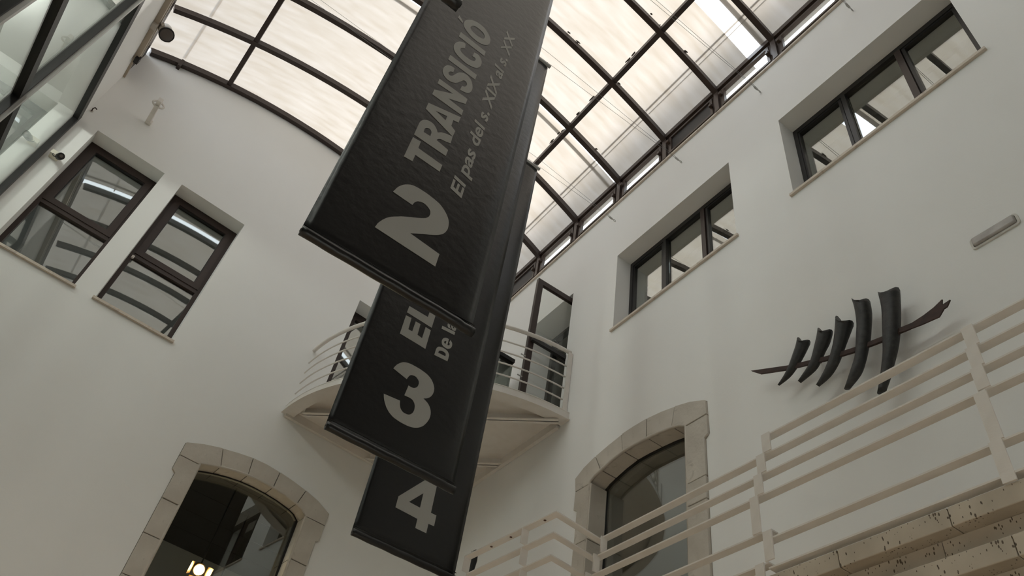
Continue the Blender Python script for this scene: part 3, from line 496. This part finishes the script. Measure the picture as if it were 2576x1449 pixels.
lf = obj('door_leaf', ring(FL, 0.0, 0.83, 5.70, 7.90, 0.085, 0, 0.05), BROWN, d2)
obj('push_bar', M().box(FL, 0.03, 0.80, 6.70, 6.76, -0.05, -0.005), BLACKM, lf)
obj('handle', M().tube([FL(0.785, 6.78, 0), FL(0.785, 6.78, -0.06), FL(0.66, 6.78, -0.06)], 0.011, 8), GREYM, lf)
for zz in (6.42, 6.08): obj('bolt_rail', M().box(FL, 0.83, 0.90, zz, zz + 0.012, 0.0, 0.012), GREYM, lf)
obj('pane', M().box(FL, 0.08, 0.75, 5.78, 7.82, 0.02, 0.028), CLEAR, d2)

# ------------------------------------------------------------------ balcony
bal = empty('balcony', (CORNER.x - 1.2, CORNER.y - 1.2, 5.6), 'white quarter round steel balcony in the corner of the hall', 'balcony')
def pol(ang, r, z): return Vector((CORNER.x + r * math.cos(math.radians(ang)), CORNER.y + r * math.sin(math.radians(ang)), z))
def br(t, r0, r1): return r0 + (r1 - r0) * t
NB = 40
def arc3(r0, r1, z, a0=-175.3, a1=-90.0, n=NB): return [pol(a0 + (a1 - a0) * i / n, br(i / n, r0, r1), z) for i in range(n + 1)]
deckpoly = [(p.x, p.y) for p in arc3(2.64, 2.755, 0)] + [(CORNER.x, CORNER.y)]
obj('deck', M().prism(FI, deckpoly, 5.655, 5.69), WPAINT, bal)
obj('fascia', M().bar(arc3(2.655, 2.765, 5.636), 0.012, 0.115), WPAINT, bal)
fl = M(); fl.bar(arc3(2.60, 2.71, 5.584), 0.17, 0.012); obj('fascia_flange', fl, WPAINT, bal)
obj('top_flange', M().bar(arc3(2.645, 2.755, 5.694), 0.04, 0.01), WPAINT, bal)
for p, q in (((1.80, 8.42), (4.15, 6.15)), ((2.86, 8.74), (4.235, 7.39))):
    m = M(); m.bar([Vector((*p, 5.605)), Vector((*q, 5.605))], 0.012, 0.10); m.bar([Vector((*p, 5.56)), Vector((*q, 5.56))], 0.10, 0.010); obj('beam', m, WPAINT, bal)
for p, q in ((FA(2.27, 0, -0.03), FA(4.8, 0, -0.03)), (FB(8.7, 0, -0.03), FB(6.25, 0, -0.03))):
    m = M(); m.bar([Vector((p.x, p.y, 5.60)), Vector((q.x, q.y, 5.60))], 0.05, 0.11); obj('wall_beam', m, WPAINT, bal)
obj('handrail', M().tube(arc3(2.612, 2.695, 6.69, -175.3, -90.6), 0.027, 12), WPAINT, bal)
for z in (6.465, 6.288, 6.105, 5.925): obj('rail', M().tube(arc3(2.612, 2.67, z, -175.3, -91.2), 0.0105, 8), WPAINT, bal)
obj('post', M().box(FI, 4.17, 4.235, 6.13, 6.145, 5.69, 6.675), WPAINT, bal)
for an in (-111.3, -138.0):
    p = pol(an, 2.69, 0); obj('post', M().tube([Vector((p.x, p.y, 5.69)), Vector((p.x, p.y, 6.31))], 0.011, 8), WPAINT, bal)
# glass display case standing on the balcony
vt = empty('display_case', (3.72, 7.5, 5.69), 'glass display case with a black lid standing on the balcony', 'display case')
x0, x1, y0, y1 = 3.40, 3.98, 7.2, 7.75
obj('plinth', M().box(FI, x0 + 0.03, x1 - 0.03, y0 + 0.03, y1 - 0.03, 5.69, 6.24), WPAINT, vt)
obj('base', M().box(FI, x0, x1, y0, y1, 6.24, 6.28), BLACK, vt)
gm = M()
for a in ((x0, x1, y0, y0 + 0.006), (x0, x1, y1 - 0.006, y1), (x0, x0 + 0.006, y0 + 0.006, y1 - 0.006), (x1 - 0.006, x1, y0 + 0.006, y1 - 0.006)): gm.box(FI, a[0], a[1], a[2], a[3], 6.28, 7.04)
obj('glass_box', gm, GLASS, vt)
obj('lid', M().box(FI, x0 - 0.015, x1 + 0.015, y0 - 0.015, y1 + 0.015, 7.04, 7.10), BLACK, vt)
ex = M(); cx, cyy = 3.60, 7.45
ex.rings([[Vector((cx + r * math.cos(t * math.pi / 6) + 0.02 * k, cyy + 0.8 * r * math.sin(t * math.pi / 6), 6.28 + z)) for t in range(12)] for k, (r, z) in enumerate(((0.13, 0), (0.15, 0.1), (0.11, 0.24), (0.13, 0.36), (0.08, 0.47), (0.03, 0.52)))])
tag(obj('carved_object', ex, BROWNWOOD), 'brown rounded carved object inside the glass case on the balcony', 'sculpture')

# ------------------------------------------------------------------ banners
def glyphs(m, fr, loops, d0, d1): m.prism(fr, loops[0], d0, d1, holes=loops[1:])
def banner(y, x0, x1, z0, z1, label):
    t = empty('hanging_banner', (x0 + (x1 - x0) / 2, y, z1), label, 'banner', 'black banners hung one behind another')
    nx, nz = 24, 60; vs = []; fs = []
    for j in range(nz + 1):
        for i in range(nx + 1):
            a = i / nx; z = z0 + (z1 - z0) * j / nz; x = x0 + (x1 - x0) * a
            e = max(0, 0.10 - a) / 0.10; g = max(0, a - 0.88) / 0.12
            d = 0.005 * e * e * (1 + 0.5 * math.sin(z * 9)) + 0.022 * g * g
            vs.append((x, y + d, z))
    for j in range(nz):
        for i in range(nx):
            q = j * (nx + 1) + i; fs.append((q, q + 1, q + nx + 2, q + nx + 1))
    s = obj('vinyl_sheet', M().add(vs, fs, True), VINYL, t)
    so = s.modifiers.new('thickness', 'SOLIDIFY'); so.thickness = 0.0012; so.offset = -1
    hem = M(); n = 30; pts = [Vector((x0 + (x1 - x0) * i / n, y - 0.012 + (0.022 if i > n - 3 else 0) * 0.3, z0 - 0.004 + 0.0012 * math.sin(i * 0.9))) for i in range(n + 1)]
    hem.tube(pts, [0.024 + 0.0007 * math.sin(i * 1.7) for i in range(n + 1)], 14, r2=0.03)
    obj('rod_pocket', hem, VINYL, t)
    obj('pocket_seam', M().bar([Vector((x0, y - 0.001, z0 + 0.055)), Vector((x1, y - 0.001, z0 + 0.055))], 0.004, 0.006), VINYL, t)
    obj('rod', M().tube([Vector((x0 - 0.004, y - 0.012, z0 - 0.003)), Vector((x1 + 0.004, y - 0.012, z0 - 0.003))], 0.011, 10), BLACKM, t)
    obj('top_bar', M().tube([Vector((x0 - 0.01, y, z1 + 0.012)), Vector((x1 + 0.02, y, z1 + 0.012))], 0.022, 12), GREYM, t)
    obj('eyelet', M().tube([Vector((x1 - 0.03, y, z1 + 0.03)), Vector((x1 - 0.03, y, z1 + 0.075))], 0.006, 8), STEEL, t)
    obj('eyelet', M().tube([Vector((x0 + 0.03, y, z1 + 0.03)), Vector((x0 + 0.03, y, z1 + 0.075))], 0.006, 8), STEEL, t)
    return t
B1 = banner(1.40, -0.76, 0.24, 2.90, 8.75, 'black banner nearest the camera, only its bottom corner showing at the top edge')
B2 = banner(2.76, 0.225, 1.25, 2.737, 8.75, 'black banner with a big grey numeral 2 and the word TRANSICIÓ')
B3 = banner(4.11, 1.03, 2.005, 2.715, 8.69, 'black banner with a big grey numeral 3, behind the numeral 2 banner')
B4 = banner(5.44, 1.865, 2.84, 2.845, 8.76, 'black banner with a big grey numeral 4, lowest and farthest back')
for b, y, num in ((B2, 2.76, TWO), (B3, 4.11, THREE), (B4, 5.44, FOUR)):
    m = M(); glyphs(m, FY(y), num, -0.0022, -0.0004); obj('numeral', m, PRINT, b)
m = M()
for g in TITLE2: glyphs(m, FY(2.76), g, -0.0022, -0.0004)
obj('title_lettering', m, PRINT, B2)
m = M()
for g in TITLE3: glyphs(m, FY(4.11), g, -0.0022, -0.0004)
obj('title_lettering', m, PRINT, B3)
for gs in (SUB3[:1], SUB3[1:2], SUB3[2:3]):
    m = M()
    for g in gs: glyphs(m, FY(4.11), g, -0.0022, -0.0004)
    obj('subtitle_lettering', m, PRINT, B3)
def text_mesh(s, shear, offset):
    cu = bpy.data.curves.new('text', 'FONT'); cu.body = s; cu.size = 1; cu.shear = shear; cu.offset = offset; cu.resolution_u = 3; cu.space_character = 0.98
    to = bpy.data.objects.new('text', cu); C.objects.link(to); bpy.context.view_layer.update()
    dg = bpy.context.evaluated_depsgraph_get(); me = bpy.data.meshes.new_from_object(to.evaluated_get(dg))
    bpy.data.objects.remove(to); return me
ma = text_mesh('a', 0.0, 0.03); ell = SUB3[2][0]
base = max(q[0] for q in ell) - 0.004; zl = max(q[1] for q in ell); sc = (max(q[0] for q in ell) - min(q[0] for q in ell)) / 0.76; ax0 = min(v.co.x for v in ma.vertices)
obj('subtitle_lettering', M().add([(base - v.co.y * sc, 4.11 - 0.0015, zl + 0.004 + (v.co.x - ax0) * sc) for v in ma.vertices], [tuple(p.vertices) for p in ma.polygons]), PRINT, B3)
me = text_mesh('El pas del s. XIX al s. XX', 0.16, 0.024)
xs = [v.co.x for v in me.vertices]; xa, xb = min(xs), max(xs); cap = 0.73
vs = []
for v in me.vertices:
    k = (v.co.x - xa) / (xb - xa); sc = 0.088 / cap
    vs.append((0.962 + 0.028 * k - v.co.y * sc, 2.76 - 0.0015, 3.672 + 2.235 * k))
# one object per word: letters whose gap along the line is small belong together
par = list(range(len(vs)))
def find(i):
    while par[i] != i: par[i] = par[par[i]]; i = par[i]
    return i
for p in me.polygons:
    for a in p.vertices[1:]: par[find(a)] = find(p.vertices[0])
isl = {}
for i in range(len(vs)): isl.setdefault(find(i), []).append(i)
used_ = {find(p.vertices[0]) for p in me.polygons}
order = sorted((min(vs[i][2] for i in isl[k]), max(vs[i][2] for i in isl[k]), k) for k in used_)
words = []; far = -9
for lo_, hi_, k in order:
    if lo_ - far > 0.034: words.append([])
    words[-1].append(k); far = max(far, hi_)
for w_ in words:
    s_ = set(w_); m = M(); mp = {}
    for i in range(len(vs)):
        if find(i) in s_: mp[i] = len(m.v); m.v.append(Vector(vs[i]))
    for p in me.polygons:
        if find(p.vertices[0]) in s_: m.f.append(tuple(mp[a] for a in p.vertices)); m.sm.append(False)
    obj('subtitle_lettering', m, PRINT, B2)
print('words', len(words))

# wires that carry the banners
for k, (y, xr, zb, nm) in enumerate(((1.44, 0.24, 8.80, 'nearest the camera'), (2.76, 1.25, 8.80, 'carrying the TRANSICIÓ banner'), (4.11, 2.0, 8.74, 'second from the balcony'), (5.44, 2.84, 8.81, 'nearest the balcony, carrying the lowest banner'))):
    t = empty('suspension_wire', FB(y, 8.8, 0), 'thin steel wire pair %s, hooked to the right wall' % nm, 'wire', 'wires under the skylight')
    xl = xc_at(y) + 0.01
    obj('wire', M().tube([Vector((4.16, y, 8.80)), Vector((xr - 0.03, y, zb + 0.02)), Vector((xr - 0.97, y, zb + 0.02)), Vector((xl, y, 9.05))], 0.0022, 6), STEEL, t)
    obj('wire', M().tube([Vector((4.16, y - 0.01, 8.805)), Vector((xr, y - 0.02, 8.95)), Vector((xl, y - 0.04, 9.08))], 0.0022, 6), STEEL, t)
    obj('turnbuckle', M().tube([Vector((4.10, y, 8.80)), Vector((4.13, y, 8.80)), Vector((4.17, y, 8.80)), Vector((4.19, y, 8.80))], [0.004, 0.013, 0.013, 0.004], 8), GREYM, t)
    rg = [Vector((4.213 + 0.02 * math.cos(i * math.pi / 6), y, 8.8 + 0.02 * math.sin(i * math.pi / 6))) for i in range(13)]
    obj('eye_bolt', M().tube(rg, 0.0045, 6, up=Vector((0, 1, 0))), GREYM, t)

# ------------------------------------------------------------------ stair landing, its rail
ld = empty('trim_6', (3.7, 0, 2.1), 'stack of pitted travertine slabs under the white stair rail', 'stone slabs', kind='structure')
XS = 3.25; P0 = 0.2225
jt = ([2.64, 2.17, 1.568, 0.75, -0.2, -1.1, -2.0, -3.0, YF + 0.02], [2.64, 1.676, 0.95, 0.1, -0.8, -1.7, -2.6, -3.5, YF + 0.02])
for k in range(7):
    zt = 2.143 - P0 * k
    for a, b in zip(jt[0], jt[0][1:]):
        sh = -0.23 * (k % 2) if a != 2.64 else 0; shb = -0.23 * (k % 2) if b > -4 else 0
        obj('slab', M().box(FI, XS, 4.235, b + shb + 0.002, a + sh - 0.002, zt - 0.096, zt), TRAV, ld, bevel=0.004)
    for a, b in zip(jt[1], jt[1][1:]):
        obj('riser_slab', M().box(FI, XS + 0.085, 4.235, b + 0.002, a - 0.002, zt - P0, zt - 0.097), TRAV, ld)
obj('base', M().box(FI, XS + 0.085, 4.235, YF, 2.62, -1.6, 2.143 - 7 * P0), PLASTER, ld)
# lower flight going down towards the end wall
lw = empty('trim_7', (3.7, 3.5, 1.9), 'lower travertine steps beyond the landing', 'stone steps', kind='structure')
for k in range(11):
    z = 2.143 - 0.17 * (k + 1); y1 = 2.64 + 0.30 * k
    obj('step', M().box(FI, XS + 0.02, 4.235, y1 - 0.02 if k else y1 + 0.003, y1 + 0.30, z - 0.14, z), TRAV, lw, bevel=0.004)
obj('string_wall', M().prism(lambda a, b, d=0: Vector((d, a, b)), [(2.66, -1.6), (5.94, -1.6), (5.94, 0.1), (2.66, 1.81)], XS + 0.03, 4.235), PLASTER, lw)

rl = empty('stair_railing', (XS, 1.5, 2.143), 'white flat bar stair railing in front of the right wall', 'railing')
def flat(pts, name='rail'):
    return obj(name, M().bar(pts, 0.058, 0.010, off=(0, -0.005)), WPAINT, rl)
T = [0.9355, 0.8955, 0.856, 0.8145, 0.726, 0.674]; YE = -3.2
zR = [t * XS for t in T]
o = 0.029
flat([Vector((XS + o, YE, zR[0])), Vector((XS + o, 0.782 * XS, zR[0]))])
c2 = [(XS, 4.10), (XS, 4.15), (XS, 4.21)]
c1 = [(2.80, 4.05), (2.835, 4.105), (2.875, 4.165)]
s0 = [(2.733, 5.145), (2.78, 5.15), (2.83, 5.16)]
for k in range(3):
    z = zR[k + 1]
    flat([Vector((XS + o, YE, z)), Vector((XS + o, c2[k][1] + o, z)), Vector((c1[k][0] + o, c1[k][1] + o, z)), Vector((s0[k][0] + o, s0[k][1], z))])
flat([Vector((XS + o, 2.56, 0.741 * XS)), Vector((XS + o, 4.27, 0.741 * XS)), Vector((2.93, 4.22, 0.741 * XS)), Vector((2.88, 5.17, 0.741 * XS))])
flat([Vector((XS + o, 2.60, 0.684 * XS)), Vector((XS + o, 4.33, 0.684 * XS)), Vector((2.97, 4.28, 0.684 * XS)), Vector((2.93, 5.18, 0.684 * XS))])
for k in (4, 5): flat([Vector((XS + o, YE, zR[k])), Vector((XS + o, 0.802 * XS, zR[k]))])
def upright(y, z0, z1, dx=-0.012, w=0.062): return obj('post', M().box(FI, XS + dx, XS + dx + 0.010, y - w / 2, y + w / 2, z0, z1), WPAINT, rl)
# the post at the step is built of short lapped lengths, each a little farther on
for (z1, z0, y) in ((zR[0], zR[1], 2.52), (zR[1], zR[2], 2.575), (zR[2], zR[3], 2.61), (zR[3], 0.741 * XS, 2.655), (0.741 * XS - 0.01, 0.684 * XS, 2.585), (0.684 * XS, 2.143, 2.66)):
    upright(y, z0, z1)
for (z1, z0, y) in ((zR[0], zR[1], 1.195), (zR[1], zR[2], 1.21), (zR[2], zR[3], 1.222), (zR[3] - 0.01, zR[4], 1.25), (zR[4], zR[5], 1.262), (zR[5], 2.143, 1.262)):
    upright(y, z0, z1)
for y in (-0.2, -1.6, -3.0): upright(y, 2.143, zR[0])
for (z1, z0), p in zip(((zR[1], zR[2]), (zR[2], zR[3]), (zR[3], 0.741 * XS), (0.741 * XS, 0.684 * XS), (0.684 * XS, 1.5)), ((XS, 4.07), (XS - 0.02, 4.12), (XS - 0.04, 4.17), (XS - 0.05, 4.22), (XS - 0.05, 4.27))):
    obj('post', M().box(FI, p[0] - 0.012, p[0] + 0.045, p[1] - 0.006, p[1] + 0.004, z0, z1), WPAINT, rl)
for f, last in ((0.34, 0), (1.0, 1)):
    zz = [zR[1], zR[2], zR[3], 0.741 * XS, 0.684 * XS, 1.2]; 
    for k in range(5):
        kk = min(k, 2); p = Vector(c1[kk]).lerp(Vector(s0[kk]), f)
        obj('post', M().box(FI, p.x - 0.002 + 0.025 * max(0, k - 2), p.x + 0.058 + 0.025 * max(0, k - 2), p.y - 0.006, p.y + 0.004, zz[k + 1], zz[k] - 0.004), WPAINT, rl)
for f, kk in ((0.14, 0), (0.50, 0), (0.72, 0)):
    p = Vector(c1[kk]).lerp(Vector(s0[kk]), f); obj('rust_spot', M().cyl((p.x + 0.03, p.y, zR[1] - 0.013), (p.x + 0.03, p.y, zR[1] - 0.0095), 0.011, n=8), SCREW, rl)
bs = M(); ks = []
for i in range(9):
    z = 3.065 - 0.075 * i; r = 0.030 + 0.006 * math.sin(i * 2.3); ks.append([Vector((2.90 + 0.9 * r * math.cos(t * math.pi / 5) , 5.30 + r * math.sin(t * math.pi / 5), z + 0.012 * math.sin(t * 2.1) * (i == 0))) for t in range(10)])
bs.rings(ks)
tag(obj('cloth_strip', bs, BLACK), 'narrow black cloth roll hanging behind the far end of the stair railing', 'cloth')

# ------------------------------------------------------------------ fishbone sculpture on the right wall
fs_ = empty('fishbone_sculpture', FB(2.5, 4.3, -0.14), 'dark fishbone sculpture of five horns on a rusty spine, on the right wall', 'sculpture')
XF = 4.10
def cat1(p0, p1, p2, p3, t): return 0.5 * ((2 * p1) + (p2 - p0) * t + (2 * p0 - 5 * p1 + 4 * p2 - p3) * t * t + (3 * p1 - p0 - 3 * p2 + p3) * t ** 3)
for h in HORNS:
    prs = [(Vector(a), Vector(b)) for a, b in h]; seq = []
    for i in range(len(prs) - 1):
        q = [prs[max(i - 1, 0)], prs[i], prs[i + 1], prs[min(i + 2, len(prs) - 1)]]
        for k in range(3): seq.append((cat1(q[0][0], q[1][0], q[2][0], q[3][0], k / 3), cat1(q[0][1], q[1][1], q[2][1], q[3][1], k / 3)))
    seq.append(prs[-1]); m = M(); rs = []
    n = 16
    for i, (a, b) in enumerate(seq):
        c = (a + b) / 2; hv = (b - a) / 2; w = hv.length
        ax = ((seq[0][0] + seq[0][1]) / 2 - (seq[3][0] + seq[3][1]) / 2).normalized()
        rg = []
        for k in range(n):
            th = 2 * math.pi * k / n; p = c + hv * math.cos(th)
            lift = (math.cos(th) ** 2 - 0.72) * w * 0.75 if i == 0 else ((math.cos(th) ** 2 - 0.72) * w * 0.2 if i == 1 else 0)
            p = p + ax * lift
            rg.append(Vector((XF + 0.8 * w * math.sin(th), p.x, p.y)))
        rs.append(rg)
    m.rings(rs, False)
    a, b = seq[0]; c = (a + b) / 2; w = (b - a).length / 2; dip = c - ax * w * 0.62
    base = len(m.v); m.v.append(Vector((XF, dip.x, dip.y)))
    for k in range(n): m.f.append((k, (k + 1) % n, base)); m.sm.append(True)
    m.add(rs[-1], [tuple(range(n))], True)
    obj('horn', m, HORN, fs_)
FX = lambda a, b, d=0: Vector((XF + d, a, b))
obj('spine', M().prism(FX, list(SPINE_UP) + list(SPINE_LO)[::-1], -0.01, 0.01), RUST, fs_)
obj('tail_blade', M().prism(FX, TAIL1, -0.006, 0.006), RUST, fs_); obj('tail_blade', M().prism(FX, TAIL2, -0.03, -0.018), RUST, fs_)
for y, z in ((2.62, 4.267), (2.238, 4.13), (2.017, 4.05)): obj('wall_pin', M().cyl((XF + 0.03, y + 0.035, z + 0.045), (XB - 0.01, y + 0.05, z + 0.08), 0.008, n=8), RUST, fs_)

# ------------------------------------------------------------------ small fittings
el = empty('emergency_light', FB(1.156, 4.614, 0), 'oblong bulkhead emergency light set in the right wall', 'light')
def rrect(cx, cy_, w, h, r, n=5):
    o = []
    for sx, sy, a0 in ((1, 1, 0), (-1, 1, 90), (-1, -1, 180), (1, -1, 270)):
        for i in range(n + 1):
            a = math.radians(a0 + 90 * i / n); o.append((cx + sx * (w / 2 - r) + r * math.cos(a), cy_ + sy * (h / 2 - r) + r * math.sin(a)))
    return o
obj('bezel', M().prism(FB, rrect(1.156, 4.614, 0.345, 0.112, 0.03), -0.012, 0.001, holes=[rrect(1.157, 4.617, 0.312, 0.082, 0.014)]), mat('bezel_plastic', (0.62, 0.60, 0.55), 0.4), el)
obj('diffuser', M().rings([[FB(p[0], p[1], d) for p in rrect(1.157, 4.617, w, h, 0.012)] for w, h, d in ((0.312, 0.082, -0.002), (0.300, 0.070, -0.028), (0.28, 0.05, -0.032))]), DIFFUSER, el)

rb = empty('ring_bracket', FA(-1.195, 8.63, 0), 'white wall bracket with a ring, projecting from the end wall above the windows', 'bracket')
obj('arm', M().box(FA, -1.225, -1.165, 8.588, 8.665, -0.50, 0.0), WPAINT, rb, bevel=0.004)
obj('wall_plate', M().box(FA, -1.215, -1.145, 8.585, 8.655, -0.06, 0.0), WPAINT, rb, bevel=0.003)
rg = [FA(-1.192 + 0.075 * math.cos(i * math.pi / 12), 8.63 + 0.055 * math.sin(i * math.pi / 12), -0.40) for i in range(25)]
obj('ring', M().tube(rg, 0.014, 8, up=NA), WPAINT, rb)
an = empty('wall_hook', FA(-1.80, 8.22, 0), 'small rusty hook in the end wall beside the glazed front', 'hook')
obj('shank', M().tube([FA(-1.79, 8.215, 0), FA(-1.79, 8.22, -0.05), FA(-1.775, 8.24, -0.07), FA(-1.745, 8.235, -0.06)], 0.008, 8), RUST, an)
obj('washer', M().cyl(FA(-1.79, 8.215, -0.005), FA(-1.79, 8.215, 0.002), 0.022), LAMPW, an)

cc = empty('security_camera', FA(-1.70, 7.19, 0), 'small black security camera on a cream box beside the left tall window', 'camera')
obj('junction_box', M().box(FA, -1.765, -1.655, 7.155, 7.225, -0.10, 0.0), mat('cream_plastic', (0.66, 0.63, 0.54), 0.5), cc, bevel=0.006)
obj('arm', M().tube([FA(-1.70, 7.175, -0.09), FA(-1.66, 7.14, -0.12)], 0.010, 8), BLACK, cc)
obj('body', M().tube([FA(-1.665, 7.185, -0.05), FA(-1.655, 7.16, -0.10), FA(-1.625, 7.10, -0.20), FA(-1.622, 7.094, -0.21)], [0.03, 0.043, 0.045, 0.042], 14), BLACK, cc)
obj('lens', M().cyl(FA(-1.622, 7.094, -0.208), FA(-1.620, 7.090, -0.218), 0.02), LENS, cc)
obj('cable', M().tube([FA(-1.72, 7.16, -0.10), FA(-1.725, 7.12, -0.13), FA(-1.70, 7.09, -0.14), FA(-1.665, 7.11, -0.13)], 0.0045, 6), BLACK, cc)

tk = empty('lighting_track', FC(-3.5, 9.15, 0), 'beige lighting track along the top of the left wall', 'track')
obj('track', M().box(FC, -12.0, -0.42, 9.10, 9.175, -0.065, -0.001), BEIGEM, tk)
obj('track_cover', M().box(FC, -12.0, -0.44, 9.175, 9.20, -0.075, -0.001), LAMPW, tk)
obj('conduit', M().box(FC, -0.42, -0.01, 9.115, 9.15, -0.03, 0.0), BEIGEM, tk)
obj('end_box', M().box(FC, -0.50, -0.40, 9.05, 9.13, -0.09, -0.03), BLACKM, tk)
sp = empty('track_spotlight', FC(-1.12, 9.15, -0.04), 'round beige spotlight hanging from the lighting track at the upper left', 'spotlight')
hc = FC(-1.12, 9.12, -0.19); ax = Vector((0.54, -0.41, -1.05)).normalized()
obj('housing', M().tube([hc - ax * 0.12, hc - ax * 0.11, hc + ax * 0.06], [0.075, 0.088, 0.092], 20), LAMPW, sp)
obj('rim', M().tube([hc + ax * 0.06, hc + ax * 0.085], [0.10, 0.10], 24), BLACKM, sp)
obj('lens', M().tube([hc + ax * 0.083, hc + ax * 0.09, hc + ax * 0.092], [0.085, 0.08, 0.03], 24), LENS, sp)
side = ax.cross(Vector((0, 0, 1))).normalized()
obj('adaptor', M().box(FC, -1.17, -1.07, 9.06, 9.11, -0.075, -0.005), LAMPW, sp)
for sg in (-1, 1):
    e = hc + side * 0.112 * sg
    obj('yoke', M().tube([FC(-1.12, 9.07, -0.05), hc - ax * 0.15 + side * 0.09 * sg, e - ax * 0.02], 0.007, 8), LAMPW, sp)
    obj('knob', M().tube([e - side * 0.015 * sg, e + side * 0.02 * sg], 0.022, 10), LAMPW, sp)

# lamps in the room behind the left stone arch
for k, (u, z, d, lab) in enumerate(((2.40, 3.88, 1.2, 'lit warm spotlight with barn doors behind the left stone arch'), (2.80, 3.80, 1.6, 'lit round spotlight beside the barn door lamp behind the left stone arch'))):
    t = empty('gallery_spotlight', FA(u, z, d), lab, 'spotlight')
    ax = (FA(u - 0.05, z - 0.25, d - 0.5) - FA(u, z, d)).normalized(); c = FA(u, z, d); sd = ax.cross(Vector((0, 0, 1))).normalized(); upv = sd.cross(ax)
    obj('housing', M().tube([c - ax * 0.16, c - ax * 0.15, c], [0.05, 0.07, 0.075], 16), BRASS, t)
    obj('lamp', M().tube([c + ax * 0.002, c + ax * 0.006], [0.062, 0.06], 16), GLOW, t)
    obj('stem', M().tube([c - ax * 0.08 + upv * 0.06, Vector((c.x, c.y, 5.03))], 0.01, 8), BLACK, t)
    if k == 0:
        for sg in (-1, 1):
            b = c + sd * 0.085 * sg
            obj('barn_door', M().add([b - upv * 0.07, b + upv * 0.07, b + upv * 0.075 + ax * 0.12 + sd * 0.05 * sg, b - upv * 0.075 + ax * 0.12 + sd * 0.05 * sg], [(0, 1, 2, 3)]), BRASS, t)
        b = c - upv * 0.085
        obj('barn_door', M().add([b - sd * 0.08, b + sd * 0.08, b + sd * 0.09 + ax * 0.13 - upv * 0.06, b - sd * 0.09 + ax * 0.13 - upv * 0.06], [(0, 1, 2, 3)]), BRASS, t)
    L = bpy.data.lights.new('gallery_lamp', 'SPOT'); L.energy = 12; L.color = (1, 0.78, 0.48); L.spot_size = math.radians(100); L.shadow_soft_size = 0.06
    lo = bpy.data.objects.new('gallery_lamp', L); C.objects.link(lo); lo.parent = t; lo.location = ax * 0.03; lo.rotation_euler = ax.to_track_quat('-Z', 'Y').to_euler()

# added downlights, unseen, bounce warm light off the floor to lift the lower walls
for i in range(8):
    s = -1.4 - 1.35 * i; c = FC(s, 2.32, -0.34)
    t = empty('fill_downlight', FC(s, 2.40, -0.30), 'white fill downlight added on the left wall, %s from the end wall' % ordw[i], 'downlight', 'fill downlights added below the frame')
    obj('housing', M().tube([c + Vector((0, 0, 0.2)), c], [0.07, 0.08], 14), LAMPW, t)
    obj('arm', M().tube([FC(s, 2.5, 0.0), FC(s, 2.5, -0.34)], 0.015, 8), LAMPW, t)
    L = bpy.data.lights.new('fill_lamp', 'SPOT'); L.energy = (18, 36, 46, 36, 14, 9, 7, 7)[i]; L.color = (1, 0.87, 0.70); L.spot_size = math.radians(125); L.spot_blend = 0.6; L.shadow_soft_size = 0.07
    lo = bpy.data.objects.new('fill_lamp', L); C.objects.link(lo); lo.parent = t; lo.location = c - Vector((0, 0, 0.02)) - t.location; lo.rotation_euler = (Vector((0.45, 0, -1))).to_track_quat('-Z', 'Y').to_euler()

# ceiling lamps added inside the left gallery to brighten the hall walls
for i in range(5):
    s = -1.3 - 2.0 * i
    t = empty('fill_ceiling_lamp', FC(s, 8.12, 1.4), 'round fill lamp added inside the glazed gallery, %s from the end wall' % ordw[i], 'lamp', 'fill lamps added inside the glazed gallery')
    obj('housing', M().tube([FC(s, 8.14, 1.4), FC(s, 8.07, 1.4)], [0.16, 0.15], 16), LAMPW, t)
    L = bpy.data.lights.new('fill_ceiling_lamp', 'POINT'); L.energy = 34; L.color = (1, 0.965, 0.93); L.shadow_soft_size = 0.14
    lo = bpy.data.objects.new('fill_ceiling_bulb', L); C.objects.link(lo); lo.parent = t; lo.location = (0, 0, -0.25)
